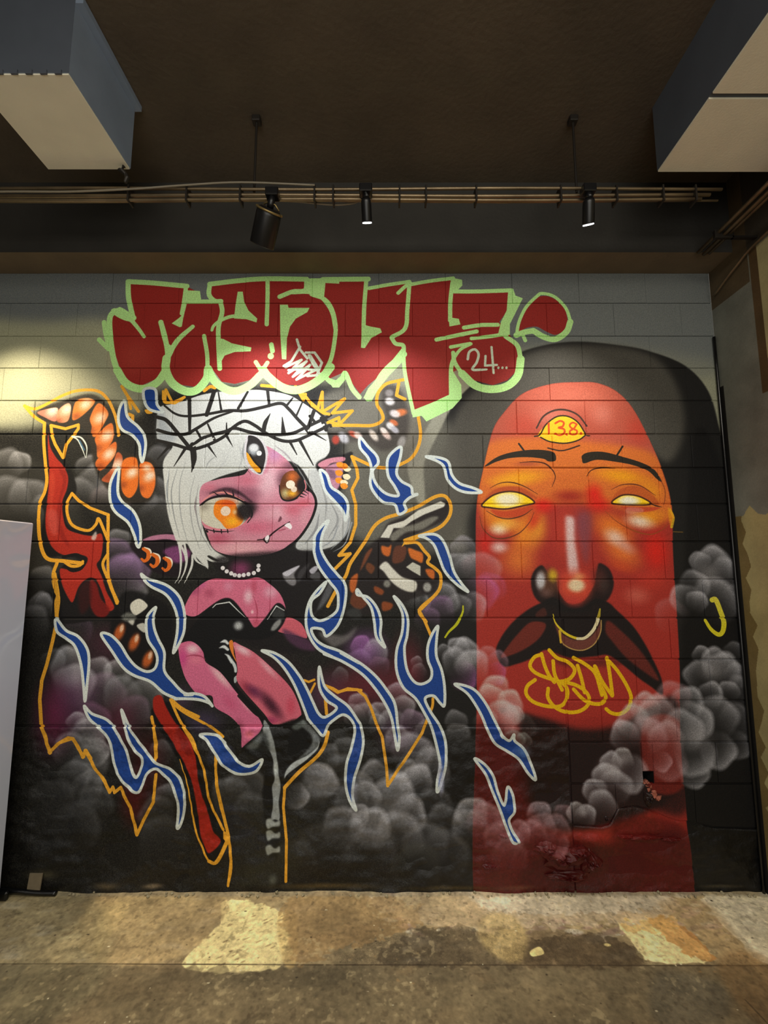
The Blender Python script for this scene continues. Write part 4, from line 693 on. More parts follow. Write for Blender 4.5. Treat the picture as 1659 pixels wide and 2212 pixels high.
# ------------------------------------------------------------------ materials
def mat(name, col, rough=.6, metal=0.0, bump=0.0, bscale=60, var=0.0, vscale=8, spec=None, coat=0.0):
    M = bpy.data.materials.new(name); M.use_nodes = True; nt = M.node_tree; b = nt.nodes['Principled BSDF']
    c = srgb(col); b.inputs['Base Color'].default_value = (*c, 1); b.inputs['Roughness'].default_value = rough; b.inputs['Metallic'].default_value = metal
    if spec is not None: b.inputs['Specular IOR Level'].default_value = spec
    if coat: b.inputs['Coat Weight'].default_value = coat; b.inputs['Coat Roughness'].default_value = .12
    g = nt.nodes.new('ShaderNodeNewGeometry')
    if var:
        n = nt.nodes.new('ShaderNodeTexNoise'); n.inputs['Scale'].default_value = vscale; n.inputs['Detail'].default_value = 6
        nt.links.new(g.outputs['Position'], n.inputs['Vector'])
        r = nt.nodes.new('ShaderNodeMapRange'); r.inputs[3].default_value = 1 - var; r.inputs[4].default_value = 1 + var; r.inputs[1].default_value = .3; r.inputs[2].default_value = .7
        nt.links.new(n.outputs[0], r.inputs[0])
        x = nt.nodes.new('ShaderNodeVectorMath'); x.operation = 'SCALE'; x.inputs[0].default_value = c
        nt.links.new(r.outputs[0], x.inputs['Scale']); nt.links.new(x.outputs[0], b.inputs['Base Color'])
    if bump:
        n = nt.nodes.new('ShaderNodeTexNoise'); n.inputs['Scale'].default_value = bscale; n.inputs['Detail'].default_value = 5
        nt.links.new(g.outputs['Position'], n.inputs['Vector'])
        u = nt.nodes.new('ShaderNodeBump'); u.inputs['Strength'].default_value = bump; u.inputs['Distance'].default_value = .004
        nt.links.new(n.outputs[0], u.inputs['Height']); nt.links.new(u.outputs[0], b.inputs['Normal'])
    return M
def painted(name, im, axes, cv, rough, bump, scales, pore=0.0, spec=.5):
    """image of the paint laid on the plane by world position, with masonry grain"""
    M = bpy.data.materials.new(name); M.use_nodes = True; nt = M.node_tree; N = nt.nodes; L = nt.links; b = N['Principled BSDF']
    b.inputs['Roughness'].default_value = rough; b.inputs['Specular IOR Level'].default_value = spec
    g = N.new('ShaderNodeNewGeometry'); s = N.new('ShaderNodeSeparateXYZ'); L.new(g.outputs['Position'], s.inputs[0])
    cb = N.new('ShaderNodeCombineXYZ')
    for k, (ax, lo, hi) in enumerate(((axes[0], cv.u0, cv.u1), (axes[1], cv.v0, cv.v1))):
        r = N.new('ShaderNodeMapRange'); r.clamp = False; r.inputs[1].default_value = lo; r.inputs[2].default_value = hi
        L.new(s.outputs[ax], r.inputs[0]); L.new(r.outputs[0], cb.inputs[k])
    t = N.new('ShaderNodeTexImage'); t.image = im; t.extension = 'EXTEND'; t.interpolation = 'Linear'; L.new(cb.outputs[0], t.inputs[0])
    n = N.new('ShaderNodeTexNoise'); n.inputs['Scale'].default_value = scales[0]; n.inputs['Detail'].default_value = 4; L.new(g.outputs['Position'], n.inputs['Vector'])
    r = N.new('ShaderNodeMapRange'); r.inputs[1].default_value = .3; r.inputs[2].default_value = .7; r.inputs[3].default_value = .78; r.inputs[4].default_value = 1.16; L.new(n.outputs[0], r.inputs[0])
    v = N.new('ShaderNodeVectorMath'); v.operation = 'SCALE'; L.new(t.outputs[0], v.inputs[0]); L.new(r.outputs[0], v.inputs['Scale']); L.new(v.outputs[0], b.inputs['Base Color'])
    n2 = N.new('ShaderNodeTexNoise'); n2.inputs['Scale'].default_value = scales[1]; n2.inputs['Detail'].default_value = 6; n2.inputs['Roughness'].default_value = .65; L.new(g.outputs['Position'], n2.inputs['Vector'])
    u = N.new('ShaderNodeBump'); u.inputs['Strength'].default_value = bump; u.inputs['Distance'].default_value = .004; L.new(n2.outputs[0], u.inputs['Height']); L.new(u.outputs[0], b.inputs['Normal'])
    return M
M_MURAL = painted('painted blockwork', MURAL, 'XZ', MU, .62, .45, (150, 110), spec=.22)
M_PLAST = painted('painted trowelled plaster', MURAL, 'XZ', MU, .36, 1.0, (60, 38), spec=.3)
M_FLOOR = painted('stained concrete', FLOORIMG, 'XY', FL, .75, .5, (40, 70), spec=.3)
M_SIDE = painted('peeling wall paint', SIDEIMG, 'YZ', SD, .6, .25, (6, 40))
M_CEIL = mat('dark painted ceiling', (80, 70, 56), .85, bump=.6, bscale=45, var=.18, vscale=3)
M_BEAM = mat('dark beam paint', (46, 44, 40), .7, bump=.3, bscale=50, var=.15, vscale=5)
M_SOFF = mat('lamplit brown soffit', (104, 88, 66), .7, bump=.3, bscale=50, var=.12, vscale=6)  # lamp bounce put into the soffit's lighter brown
M_BLACK = mat('black lamp enamel', (16, 16, 18), .35)
M_BAND = mat('brass coloured rim', (150, 130, 84), .4, metal=.7)
M_PIPE = mat('worn metal conduit', (128, 112, 88), .38, metal=.75, var=.3, vscale=7)
M_STRAP = mat('dark strap steel', (42, 38, 34), .5, metal=.4)
M_BOXS = mat('blue grey sheet metal', (126, 140, 160), .5, bump=.1, var=.06)
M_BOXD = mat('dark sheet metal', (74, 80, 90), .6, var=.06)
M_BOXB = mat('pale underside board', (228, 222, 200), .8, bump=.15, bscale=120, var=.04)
M_FR = mat('white gloss enamel', (196, 202, 216), .12, coat=.8)
M_FRT = mat('grey door seal', (120, 126, 140), .4)
M_CORD = mat('black rubber', (10, 10, 11), .3)
M_CARD = mat('brown cardboard', (110, 98, 76), .85, var=.15, vscale=30)
M_DARK = mat('dark cavity', (14, 9, 8), .9)
M_RUB = mat('broken mortar', (150, 84, 66), .8, bump=.5, bscale=80, var=.3, vscale=60)
M_CHIP = mat('pale rubble', (150, 140, 112), .9, var=.2, vscale=60)
M_CABLE = mat('grey cable', (128, 120, 104), .5)
def lens_mat(e):
    M = bpy.data.materials.new('lit lamp lens'); M.use_nodes = True; b = M.node_tree.nodes['Principled BSDF']
    b.inputs['Base Color'].default_value = (1, 1, 1, 1); b.inputs['Emission Color'].default_value = (.93, .96, 1, 1); b.inputs['Emission Strength'].default_value = e
    return M
M_LENS = lens_mat(5)

# ------------------------------------------------------------------ mesh helpers
def link(name, bm, m, parent=None, smooth=False, loc=None):
    me = bpy.data.meshes.new(name); bm.to_mesh(me); bm.free()
    for mm in (m if isinstance(m, (list, tuple)) else [m]): me.materials.append(mm)
    if smooth:
        for p in me.polygons: p.use_smooth = True
    o = bpy.data.objects.new(name, me); COL.objects.link(o)
    if parent: o.parent = parent
    if loc is not None: o.location = loc
    return o
def bx(bm, x0, x1, y0, y1, z0, z1, bev=0.0, mi=0):
    vs = [bm.verts.new((x, y, z)) for z in (z0, z1) for y in (y0, y1) for x in (x0, x1)]
    fs = [bm.faces.new([vs[i] for i in q]) for q in ((0, 2, 3, 1), (4, 5, 7, 6), (0, 1, 5, 4), (2, 6, 7, 3), (0, 4, 6, 2), (1, 3, 7, 5))]
    for f_ in fs: f_.material_index = mi
    if bev: bmesh.ops.bevel(bm, geom=list({e for f_ in fs for e in f_.edges}), offset=bev, segments=1, affect='EDGES')
    return fs
def tube(bm, pts, r, n=10, cap=True):
    pts = [Vector(p) for p in pts]; rings = []
    for i, p in enumerate(pts):
        d = (pts[min(i + 1, len(pts) - 1)] - pts[max(i - 1, 0)]).normalized()
        a = d.cross(Vector((0, 0, 1))) if abs(d.z) < .95 else d.cross(Vector((1, 0, 0)))
        a.normalize(); c = d.cross(a); rr = r[i] if isinstance(r, (list, tuple)) else r
        rings.append([bm.verts.new(p + (a * math.cos(t) + c * math.sin(t)) * rr) for t in [2 * math.pi * k / n for k in range(n)]])
    for A, B in zip(rings, rings[1:]):
        for k in range(n): bm.faces.new((A[k], A[(k + 1) % n], B[(k + 1) % n], B[k]))
    if cap: bm.faces.new(rings[0][::-1]); bm.faces.new(rings[-1])
    bmesh.ops.recalc_face_normals(bm, faces=bm.faces)
def tag(o, label=None, cat=None, group=None, kind=None):
    for k, v in (('label', label), ('category', cat), ('group', group), ('kind', kind)):
        if v: o[k] = v
    return o
def empty(name, loc=(0, 0, 0)):
    o = bpy.data.objects.new(name, None); o.empty_display_size = .1; COL.objects.link(o); o.location = loc; return o

# ------------------------------------------------------------------ the painted wall: backing, then every block
ZT = on_wall(829, 590)[1]                                  # top of the painted wall
SEAM = [590, 655, 726, 795, 865, 938, 1011, 1089, 1170, 1252, 1335]
SEAMR = [1335, 1424, 1513, 1603, 1693, 1778]
zs = [on_wall(829, y)[1] for y in SEAM]; zr = [on_wall(829, y)[1] for y in SEAMR]
XL = -3.2; XC = on_wall(1221, 1450)[0]                     # XC: the vertical crack
Z567 = on_wall(829, 1568)[1]
hx0, hz1 = on_wall(1389, 1667); hx1, hz0 = on_wall(1415, 1697)
REC = .0065
bm = bmesh.new()
def quad(bm, x0, x1, z0, z1, y):
    bm.faces.new([bm.verts.new(p) for p in ((x0, y, z0), (x1, y, z0), (x1, y, z1), (x0, y, z1))])
for x0, x1, z0, z1 in ((XL, hx0, 0, ZT), (hx1, XR, 0, ZT), (hx0, hx1, 0, hz0), (hx0, hx1, hz1, ZT)): quad(bm, x0, x1, z0, z1, REC)
for p in (((hx0, REC, hz0), (hx0, .16, hz0), (hx0, .16, hz1), (hx0, REC, hz1)), ((hx1, REC, hz0), (hx1, REC, hz1), (hx1, .16, hz1), (hx1, .16, hz0)),
          ((hx0, REC, hz1), (hx0, .16, hz1), (hx1, .16, hz1), (hx1, REC, hz1)), ((hx0, REC, hz0), (hx1, REC, hz0), (hx1, .16, hz0), (hx0, .16, hz0)), ((hx0, .16, hz0), (hx1, .16, hz0), (hx1, .16, hz1), (hx0, .16, hz1))):
    bm.faces.new([bm.verts.new(q) for q in p]).material_index = 1
bx(bm, XL, XR, .17, .22, 0, ZT)
wall = tag(link('wall_back', bm, [M_MURAL, M_DARK]), kind='structure')

J4 = on_wall(1116, 900)[0]; BW = .4064 * (zs[4] - zs[5]) / .2032 if False else (on_wall(1265, 900)[0] - J4)
def block(x0, x1, z0, z1, name='block'):
    g = .0018 if z0 > zs[4] - .01 else .0036; v = .0005; d = random.uniform(-.0015, .0015)
    bm = bmesh.new(); bx(bm, x0 + v, x1 - v, d, REC + .02, z0 + g, z1 - g, .0016 if z0 > zs[4] - .01 else .0036)
    return link(name, bm, M_MURAL, wall)
def course(zt, zb, phase, xa, xb):
    x = J4 + phase * BW / 2; k = math.floor((xa - x) / BW); edges = [xa]; q = x + k * BW
    while q < xb - .03:
        if q > xa + .03: edges.append(q)
        q += BW
    edges.append(xb)
    for a, b in zip(edges, edges[1:]): block(a, b, zb, zt)
for i in range(10): course(zs[i], zs[i + 1], i % 2, XL, XR)
for i in range(3): course(zr[i], zr[i + 1], i % 2, XC + .004, XR)
# course with the square hole: one block is broken round it
course(zr[3], zr[4], 1, XC + .004, hx0 - .0)
course(zr[3], zr[4], 1, hx1, XR)
block(hx0, hx1, hz1, zr[3])
for a, b in ((XC + .004, hx0), (hx1, XR)):
    pass
# big cast panels on the left
block(XL, XC - .004, Z567 + .001, zs[10], 'cast_panel')

# rough trowelled coat at the foot of the wall, a real relief
def coat(name, pts_top, x0, x1, zb, amp, seed, base=-.004, dx=.012):
    rs = np.random.default_rng(seed); nx = int((x1 - x0) / dx) + 1; nz = int(max(p[1] for p in pts_top) / dx) + 1
    X = np.linspace(x0, x1, nx); top = np.interp(X, [p[0] for p in pts_top], [p[1] for p in pts_top])
    def vn(sx, sz, seed2):
        r2 = np.random.default_rng(seed2); G = r2.random((int(3.6 / sz) + 4, int(6 / sx) + 4))
        U = (X + 3.3) / sx; V = np.linspace(0, 1, nz)[:, None] * top[None, :] / sz
        iu = U.astype(int)[None, :].repeat(nz, 0); fu = (U - U.astype(int))[None, :]; iv = V.astype(int); fv = V - iv
        fu = fu * fu * (3 - 2 * fu); fv = fv * fv * (3 - 2 * fv)
        return (G[iv, iu] * (1 - fu) + G[iv, iu + 1] * fu) * (1 - fv) + (G[iv + 1, iu] * (1 - fu) + G[iv + 1, iu + 1] * fu) * fv - .5
    D = amp * (vn(.22, .16, seed) + .5 * vn(.09, .035, seed + 1) + .3 * vn(.035, .022, seed + 2))
    V = np.linspace(0, 1, nz)[:, None] * top[None, :]
    bm = bmesh.new(); g = [[bm.verts.new((X[i], base - D[j, i], V[j, i])) for i in range(nx)] for j in range(nz)]
    for j in range(nz - 1):
        for i in range(nx - 1): bm.faces.new((g[j][i], g[j][i + 1], g[j + 1][i + 1], g[j + 1][i]))
    up = [bm.verts.new((X[i], REC, top[i])) for i in range(nx)]
    for i in range(nx - 1): bm.faces.new((g[-1][i], g[-1][i + 1], up[i + 1], up[i]))
    o = link(name, bm, M_PLAST, wall, smooth=True); return o
W = lambda *p: [on_wall(x, y) for x, y in p]
coat('plaster_coat', [(XL, Z567 - .006), (XC - .004, Z567 - .006)], XL, XC - .006, 0, .021, 11, base=-.001)
edge = W((1222, 1775), (1232, 1782), (1300, 1785), (1318, 1778), (1335, 1745), (1370, 1741), (1400, 1747), (1430, 1762), (1455, 1772), (1495, 1776), (1540, 1787), (1600, 1789), (1680, 1790))
edge = [(max(XC + .004, x), z) for x, z in edge]
# blocks between the last bed joint and the torn edge
zlow = min(z for _, z in edge) - .02
def cutblock(xa, xb):
    bm = bmesh.new(); n = 8; zt = zr[4] - .0035
    if xa < hx1 and xb > hx0 and False: pass
    fr = [(xa + .0012, zt), (xb - .0012, zt)] + [(xb - .0012 + (xa - xb + .0024) * k / n, 0) for k in range(n + 1)]
    fr = [(x, z if z else float(np.interp(x, [e[0] for e in edge], [e[1] for e in edge])) + .006) for x, z in fr]
    a = [bm.verts.new((x, -.001, z)) for x, z in fr]; b = [bm.verts.new((x, REC + .02, z)) for x, z in fr]
    bm.faces.new(a); bm.faces.new(b[::-1])
    for k in range(len(a)): bm.faces.new((a[k], b[k], b[(k + 1) % len(a)], a[(k + 1) % len(a)]))
    bmesh.ops.recalc_face_normals(bm, faces=bm.faces); link('block', bm, M_MURAL, wall)
xx = [XC + .004, on_wall(1330, 1720)[0], on_wall(1500, 1720)[0], XR]
for a, b in zip(xx, xx[1:]): cutblock(a, b)
e2 = [(x, z - .004) for x, z in edge]
coat('plaster_coat', e2, XC + .004, XR - .002, 0, .022, 31, base=.002)
# lumps of mortar left on the plaster
def lump(cx, cz, rx, rz, h, seed, name='mortar_lump', n=16):
    rs = np.random.default_rng(seed); bm = bmesh.new(); R = 6
    c = bm.verts.new((cx, -h * .9, cz)); prev = None
    for j in range(1, R + 1):
        t = j / R; ring = []
        for k in range(n):
            a = 2 * math.pi * k / n; rr = t * (1 + .18 * math.sin(3 * a + seed) + .1 * rs.normal())
            ring.append(bm.verts.new((cx + rx * rr * math.cos(a), -h * (1 - t ** 2) * (.7 + .6 * rs.random()) + .004 * (t == 1), cz + rz * rr * math.sin(a))))
        for k in range(n):
            if prev is None: bm.faces.new((c, ring[k], ring[(k + 1) % n]))
            else: bm.faces.new((prev[k], ring[k], ring[(k + 1) % n], prev[(k + 1) % n]))
        prev = ring
    bmesh.ops.recalc_face_normals(bm, faces=bm.faces); return link(name, bm, M_PLAST, wall)
for x, y, rx, rz, h, s in [(1215, 1850, .13, .06, .03, 1), (1275, 1860, .06, .05, .028, 2), (1180, 1830, .07, .03, .022, 3), (1250, 1838, .07, .018, .03, 4), (1230, 1890, .12, .03, .02, 5), (1120, 1815, .03, .012, .014, 6), (1090, 1805, .03, .01, .012, 7), (1060, 1870, .06, .012, .012, 8),
                           (1390, 1808, .1, .008, .014, 9), (1450, 1812, .06, .007, .012, 10), (1350, 1806, .05, .008, .014, 12), (1400, 1725, .03, .04, .012, 13), (1310, 1768, .012, .012, .01, 14)]:
    X, Z = on_wall(x, y); lump(X, Z, rx, rz, h * 1.5, s)
# broken mortar spilling out of the hole
bm = bmesh.new(); rs = np.random.default_rng(9)
for i in range(14):
    t = i / 13; X, Z = on_wall(1395 + 26 * t, 1690 + 34 * t); X += rs.uniform(-.012, .012); Z += rs.uniform(-.01, .01); r = rs.uniform(.008, .018)
    q = bmesh.ops.create_icosphere(bm, subdivisions=1, radius=r, matrix=Matrix.Translation((X, -.002 + .02 * (1 - t), Z)))
    for v in q['verts']: v.co += Vector(rs.normal(0, r * .18, 3))
tag(link('broken_mortar', bm, M_RUB, wall))

# black sealant bead down the corner
bm = bmesh.new(); tube(bm, [(XR - .012, -.012, z) for z in np.linspace(.0, on_wall(1545, 730)[1], 18)], .008, 8)
tag(link('trim_1', bm, mat('black corner bead', (14, 14, 15), .2), smooth=True), kind='structure')

# ------------------------------------------------------------------ setting
ZC = HC + 2.17
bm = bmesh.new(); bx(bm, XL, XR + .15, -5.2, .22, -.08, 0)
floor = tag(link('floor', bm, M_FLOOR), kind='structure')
bm = bmesh.new(); bx(bm, XL, XR + .15, -5.2, .22, ZC, ZC + .1)
tag(link('ceiling', bm, M_CEIL), kind='structure')
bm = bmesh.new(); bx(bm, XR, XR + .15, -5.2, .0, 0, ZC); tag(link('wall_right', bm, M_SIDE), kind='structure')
ML = mat('dark wall paint', (96, 92, 80), .8)
bm = bmesh.new(); bx(bm, XL - .15, XL, -5.2, .22, 0, ZC); tag(link('wall_left', bm, ML), kind='structure')
# beam over the wall: dark face, soffit coloured lighter for the lamplight on it
YB = -(DW - .926 * DW)
zb = HC + (DW + YB) * (on_wall(829, 545)[1] - HC) / DW
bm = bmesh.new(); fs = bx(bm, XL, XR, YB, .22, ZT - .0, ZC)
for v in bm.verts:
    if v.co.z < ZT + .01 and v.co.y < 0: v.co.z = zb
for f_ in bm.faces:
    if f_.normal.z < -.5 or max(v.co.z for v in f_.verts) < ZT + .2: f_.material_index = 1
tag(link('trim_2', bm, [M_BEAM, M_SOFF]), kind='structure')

# ------------------------------------------------------------------ boxes under the ceiling
def ray_at_height(px, py, z):
    a, dy, dz = ray(px, py); t = (z - HC) / dz; return a * t, -DW + dy * t
ZB = HC + 1.83
cx1, cyf = ray_at_height(282, 367, ZB); cx0, _ = ray_at_height(105, 368, ZB); _, cyn = ray_at_height(152, 160, ZB)
# vertical far edge reaches the ceiling
def vent_box():
    t = empty('duct_box', ((cx0 + cx1) / 2, (cyf + cyn) / 2, ZC)); tag(t, 'boxy duct hung from the ceiling at upper left, pale underside', 'duct')
    O = Vector(t.location)
    def lk(n, bm, m):
        bmesh.ops.translate(bm, verts=bm.verts, vec=-O); return link(n, bm, m, t)
    bm = bmesh.new(); bx(bm, cx0, cx1, cyn, cyf, ZB + .006, ZC)
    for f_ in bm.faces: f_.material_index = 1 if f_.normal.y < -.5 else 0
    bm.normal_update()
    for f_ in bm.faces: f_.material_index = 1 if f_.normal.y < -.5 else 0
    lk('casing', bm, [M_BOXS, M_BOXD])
    bm = bmesh.new(); bx(bm, cx0 + .003, cx1 - .003, cyn + .003, cyf - .003, ZB, ZB + .006); lk('underside', bm, M_BOXB)
    bm = bmesh.new(); bx(bm, cx1, cx1 + .03, cyn, cyf + .004, ZC - .03, ZC - .004); lk('flange', bm, M_BOXS)
    for k in range(7):
        bm = bmesh.new(); x = cx1 - .05 - k * .055; bx(bm, x, x + .024, cyn - .006, cyn, ZB - .004, ZB + .014); lk('clip', bm, M_BOXD)
    bm = bmesh.new(); p = Vector((cx1 - .02, cyf - .02, ZB)); tube(bm, [p + Vector(v) for v in ((0, 0, 0), (-.012, 0, -.02), (.008, .005, -.035), (.014, .01, -.05), (.006, .01, -.075))], [.009, .014, .008, .011, .007], 8); lk('hook', bm, M_STRAP)
vent_box()
rx0, ryf = ray_at_height(1420, 372, ZB); _, ryg0 = ray_at_height(1540, 202, ZB); _, ryg1 = ray_at_height(1530, 214, ZB)
def bulkhead():
    t = empty('duct_box', (1.6, ryf, ZC)); tag(t, 'wide ceiling duct at upper right, pale underside split in two', 'duct'); O = Vector(t.location)
    def lk(n, bm, m):
        bmesh.ops.translate(bm, verts=bm.verts, vec=-O); return link(n, bm, m, t)
    bm = bmesh.new(); bx(bm, rx0, XR - .002, -2.3, ryf, ZB + .008, ZC); lk('casing', bm, M_BOXD)
    bm = bmesh.new(); bx(bm, rx0 + .002, XR - .004, ryg1 if ryg1 > ryg0 else ryg0, ryf - .002, ZB, ZB + .008); lk('panel', bm, M_BOXB)
    bm = bmesh.new(); bx(bm, rx0 + .002, XR - .004, -2.3, min(ryg0, ryg1), ZB, ZB + .008); lk('panel', bm, M_BOXB)
bulkhead()

# ------------------------------------------------------------------ conduits, hangers, straps
YR = ray_at_height(1247, 250, ZC)[1]                        # hangers leave the ceiling here
def at_rail(px, py, dy=0.0): return on_wall(px, py, YR + dy)
rk = empty('conduit_rack', (0, YR, at_rail(829, 415)[1])); tag(rk, 'bundle of metal conduits strapped across below the beam', 'conduit'); RO = Vector(rk.location)
def lkr(n, bm, m, sm=False):
    bmesh.ops.translate(bm, verts=bm.verts, vec=-RO); return link(n, bm, m, rk, smooth=sm)
XE = min(XR - .03, at_rail(1560, 415)[0])
for y0, r, dy, xe in ((408, .0075, 0, XE), (418, .0085, .012, XE - .05), (430, .0075, .004, XE - .1), (424, .005, .03, XE)):
    z = at_rail(829, y0)[1]; bm = bmesh.new(); tube(bm, [(x, YR + dy, z + .0035 * math.sin(3 * x + y0)) for x in np.linspace(XL + .02, xe, 26)], r, 8); lkr('conduit', bm, M_PIPE, True)
for px in (280, 405, 520, 680, 720, 863, 920, 1028, 1210, 1330, 1430, 1500):
    X, z0 = at_rail(px, 402); _, z1 = at_rail(px, 436); bm = bmesh.new(); bx(bm, X - .004, X + .004, YR - .012, YR + .04, z1, z0, .001); lkr('strap', bm, M_STRAP)
for px in (548, 1247):
    X = at_rail(px, 400)[0]; z0 = at_rail(px, 412)[1]; bm = bmesh.new(); tube(bm, [(X, YR + .01, z0), (X, YR + .01, ZC)], .006, 8); bx(bm, X - .02, X + .02, YR - .01, YR + .03, ZC - .03, ZC - .001, .003); lkr('hanger_rod', bm, M_STRAP)
def cable(name, pts, r, m, label, cat='cable', group=None):
    q = catmull(np.array(pts, float), False, 6); bm = bmesh.new(); tube(bm, [tuple(p) for p in q], r, 8)
    return tag(link(name, bm, m, smooth=True), label, cat, group)
P3 = lambda px, py, dy: (at_rail(px, py, dy)[0], YR + dy, at_rail(px, py, dy)[1])
cable('cable', [P3(-300, 420, -.03), P3(0, 414, -.03), P3(150, 414, -.03), P3(290, 408, -.03), P3(400, 400, -.02), P3(520, 394, -.018), P3(680, 400, -.018)], .0045, M_CABLE, 'thin pale cable rising and falling along the conduits at left')
cable('cable', [P3(560, 432, .05), P3(640, 435, .05), P3(720, 442, .05), P3(765, 438, .05), P3(780, 428, .05)], .005, M_CABLE, 'short cable sagging between the two left spotlights')
cable('cable', [P3(830, 432, .05), P3(900, 424, .05), P3(1060, 437, .05), P3(1130, 436, .05)], .004, M_CABLE, 'cable sagging right of the middle spotlight')
# conduits running along the right wall towards the corner
zq = HC + 1.73
rr_ = empty('conduit_rack', (1.85, -1.2, zq)); tag(rr_, 'bundle of three conduits running along the right wall to the corner', 'conduit'); RO2 = Vector(rr_.location)
for dx_, dz_ in ((-.04, .0), (-.012, -.012), (.02, -.004)):
    bm = bmesh.new(); tube(bm, [(1.80 + dx_, y, zq + dz_) for y in np.linspace(-3.2, YB - .01, 12)], .010, 8); bmesh.ops.translate(bm, verts=bm.verts, vec=-RO2); link('conduit', bm, M_PIPE, rr_, smooth=True)
for y in (-.35, -.75, -1.2):
    bm = bmesh.new(); bx(bm, 1.74, 1.84, y, y + .02, zq - .03, zq + .016, .002); bmesh.ops.translate(bm, verts=bm.verts, vec=-RO2); link('strap', bm, M_STRAP, rr_)
    bm = bmesh.new(); bx(bm, 1.83, XR + .0, y, y + .02, zq - .03, zq - .02); bmesh.ops.translate(bm, verts=bm.verts, vec=-RO2); link('bracket', bm, M_STRAP, rr_)
tx = XR - .02
cable('pipe', [(tx, on_side(1659, 500, tx)[0] - .8, on_side(1659, 500, tx)[1] + .02), (tx, on_side(1659, 500, tx)[0], on_side(1659, 500, tx)[1]), (tx, on_side(1590, 575, tx)[0], on_side(1590, 575, tx)[1]), (tx, -.05, on_wall(1532, 650)[1])], .008, M_PIPE, 'single thin pipe on the right wall below the bundle', 'pipe')

# ------------------------------------------------------------------ spotlights
def spotlight(px, y0, pxe, ye, rad, depth, tgt, power, col, size, blend, label, band=False, dy=-.047, lens_r=.8, cap=.16):
    Y = YR + dy; X0, Z0 = on_wall(px, y0, Y); X1, Z1 = on_wall(pxe, ye, Y + depth)
    t = empty('spotlight', (X0, Y, Z0 + .02)); tag(t, label, 'spotlight', 'track spotlights under the conduits'); O = Vector(t.location)
    def lk(n, bm, m, par=t, sm=False):
        bmesh.ops.translate(bm, verts=bm.verts, vec=-O); return link(n, bm, m, par, smooth=sm)
    head = Vector((X1, Y + depth, Z1)); top = Vector((X0, Y, Z0)); ax = (head - top).normalized()
    bm = bmesh.new(); bx(bm, X0 - .03, X0 + .03, Y - .02, Y + .03, Z0 + .005, Z0 + .045, .004); lk('adapter', bm, M_BLACK)
    L = (head - top).length
    bm = bmesh.new(); tube(bm, [top + Vector((0, 0, .01)), top + ax * L * cap * .6, top + ax * L * cap], [.014, .017, .015], 12); lk('stem', bm, M_BLACK, sm=True)
    bm = bmesh.new(); n = 28; s0 = top + ax * L * cap
    A = ax.cross(Vector((0, 1, 0))).normalized(); B = ax.cross(A)
    prof = [(0, rad * .75), (.012, rad * .97), (.03, rad), (L * (1 - cap) - .004, rad), (L * (1 - cap), rad * .98), (L * (1 - cap), rad * .88), (L * (1 - cap) - .02, rad * .84)]
    rings = [[bm.verts.new(s0 + ax * h + (A * math.cos(2 * math.pi * k / n) + B * math.sin(2 * math.pi * k / n)) * r) for k in range(n)] for h, r in prof]
    bm.faces.new(rings[0][::-1])
    for P_, Q in zip(rings, rings[1:]):
        for k in range(n): bm.faces.new((P_[k], P_[(k + 1) % n], Q[(k + 1) % n], Q[k]))
    bm.faces.new(rings[-1]); bmesh.ops.recalc_face_normals(bm, faces=bm.faces); hs = lk('housing', bm, M_BLACK, sm=False)
    for p in hs.data.polygons: p.use_smooth = len(p.vertices) == 4
    bm = bmesh.new(); c0 = s0 + ax * (L * (1 - cap) - .012 if rad > .045 else L * (1 - cap) + .0015); rn = [bm.verts.new(c0 + (A * math.cos(2 * math.pi * k / n) + B * math.sin(2 * math.pi * k / n)) * rad * lens_r) for k in range(n)]
    rn2 = [bm.verts.new(v.co + ax * .003) for v in rn]; bm.faces.new(rn[::-1]); bm.faces.new(rn2)
    for k in range(n): bm.faces.new((rn[k], rn[(k + 1) % n], rn2[(k + 1) % n], rn2[k]))
    bmesh.ops.recalc_face_normals(bm, faces=bm.faces); lk('lens', bm, M_LENS)
    if band:
        bm = bmesh.new(); c1 = s0 + ax * .012
        tube(bm, [c1 + (A * math.cos(a) + B * math.sin(a)) * rad * 1.02 for a in np.linspace(0, 2 * math.pi, 25)], .005, 6); lk('rim_band', bm, M_BAND, sm=True)
        bm = bmesh.new(); c1 = s0 - ax * .004; tube(bm, [c1 + A * rad * -.6, c1 + ax * -.018 + A * rad * -.2, c1 + ax * -.016 + A * rad * .4, c1 + A * rad * .8], .004, 6); lk('bracket', bm, M_BAND, sm=True)
    end = head + ax * .012
    spot_at('lamp', tuple(end), tgt, power, col, size, blend)
WM = (1.0, .86, .62); CW = (.96, .97, 1.0)
T = lambda x, y: (on_wall(x, y)[0], 0, on_wall(x, y)[1])
spotlight(588, 428, 566, 530, .058, .12, T(520, 1150), 60, CW, 92, .9, 'largest spotlight, black cylinder with brass rim, left of the three seen', True, cap=.2)
spotlight(790, 420, 793, 480, .024, .06, T(860, 1150), 50, CW, 84, .9, 'middle small black spotlight with glowing lens', cap=.12, lens_r=.9)
spotlight(1272, 420, 1271, 484, .027, .06, T(1230, 1150), 50, (1, .95, .86), 84, .9, 'rightmost small black spotlight with glowing lens', cap=.12, lens_r=.9)
# the next lamp of the row hangs just outside the frame on the left; it lights the pale wall
spot_at('lamp', (on_wall(-200, 500, YR)[0], YR, on_wall(-200, 500, YR)[1]), T(70, 1100), 110, WM, 80, .9)

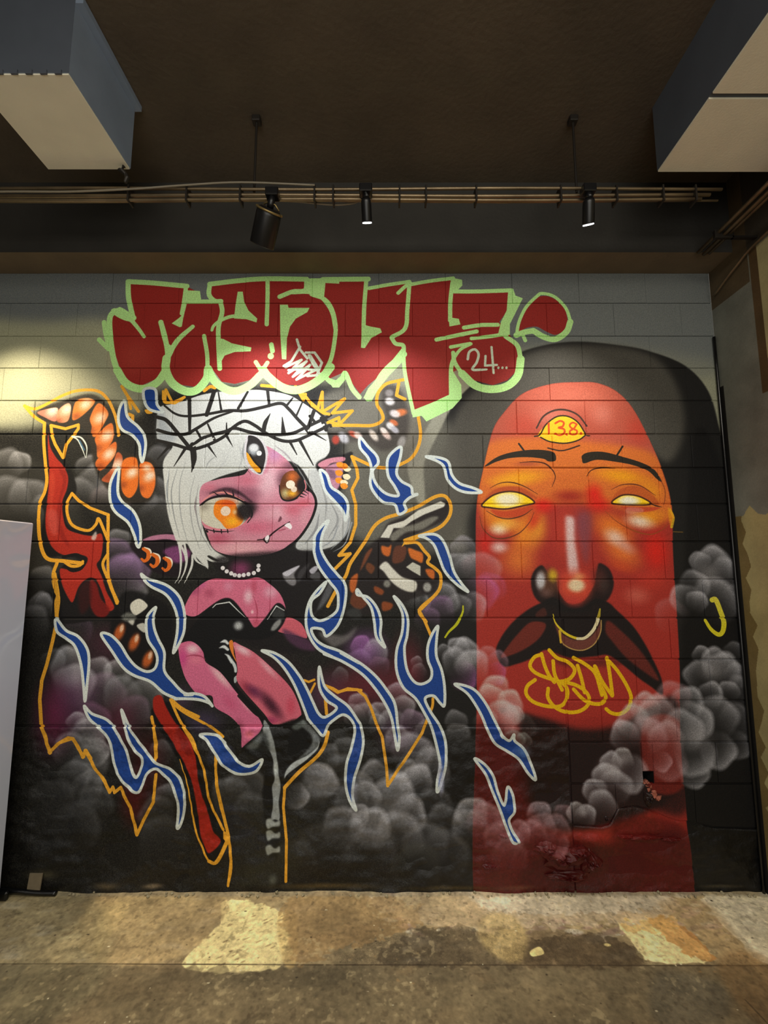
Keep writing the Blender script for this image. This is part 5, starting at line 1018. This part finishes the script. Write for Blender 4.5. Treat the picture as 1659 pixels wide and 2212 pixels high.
# ------------------------------------------------------------------ refrigerator at the left edge
def fridge():
    Y = -.1; zt = on_wall(72, 1130, Y)[1]; X = (on_wall(72, 1130, Y)[0] + on_wall(5, 1905, Y)[0]) / 2
    t = empty('refrigerator', (X, Y, 0)); tag(t, 'tall glossy white refrigerator cut by the left edge of the picture', 'refrigerator'); t.rotation_euler[2] = math.radians(-3.5)
    bm = bmesh.new(); bx(bm, -.62, 0, -.66, 0, .05, zt, .006); link('body', bm, M_FR, t)
    bm = bmesh.new(); bx(bm, -.61, -.01, -.685, -.662, .07, zt - .01, .004); link('door_seal', bm, M_FRT, t)
    bm = bmesh.new(); bx(bm, -.62, 0, -.74, -.686, .07, zt, .008); d = link('door', bm, M_FR, t)
    bm = bmesh.new(); tube(bm, [(-.56, -.742, .8), (-.56, -.775, .84), (-.56, -.775, 1.3), (-.56, -.742, 1.34)], .01, 8); link('handle', bm, M_FRT, d)
    for x in (-.57, -.05):
        for y in (-.6, -.06):
            bm = bmesh.new(); tube(bm, [(x, y, 0), (x, y, .052)], .02, 10); link('foot', bm, M_CORD, t)
    return X, Y
FX, FY = fridge()

# ------------------------------------------------------------------ things lying at the foot of the wall
def gp(px, py, z=0.0):
    x, y = on_floor(px, py, z); return x, min(y, -.03)
pts = [(*gp(-60, 1900), .02), (*gp(0, 1905), .03), (*gp(30, 1912), .028), (*gp(62, 1920), .02), (*gp(95, 1924), .013), (*gp(130, 1926), .012)]
cable('extension_lead', pts, .012, M_CORD, 'black power cord lying at the foot of the wall beside refrigerator', 'cord')
bm = bmesh.new(); x, y = gp(34, 1915); bx(bm, x - .05, x + .04, y - .045, y - .02, .0, .045, .008); tag(link('power_adapter', bm, M_CORD), 'small shiny black adapter block next to the power cord', 'adapter')
bm = bmesh.new(); x0 = on_wall(62, 1890, -.02)[0]; x1 = on_wall(90, 1890, -.02)[0]; bx(bm, x0, x1, -.03, -.022, .0, .095, .001)
for v in bm.verts:
    if v.co.z > .05: v.co.y += .014
tag(link('cardboard_scrap', bm, M_CARD), 'brown cardboard scrap leaning on the wall at lower left', 'scrap')
bm = bmesh.new(); rs = np.random.default_rng(21)
for i in range(90):
    px = rs.uniform(150, 1640); X, Y = on_floor(px, rs.uniform(1929, 1940)); r = rs.uniform(.003, .009)
    q = bmesh.ops.create_icosphere(bm, subdivisions=1, radius=r, matrix=Matrix.Translation((X, Y, r * .6)))
    for v in q['verts']: v.co += Vector(rs.normal(0, r * .2, 3)); v.co.z = max(v.co.z, .0005)
tag(link('rubble_crumbs', bm, M_CHIP), 'pale crumbs of rubble strewn along the foot of the wall', 'rubble', kind='stuff')
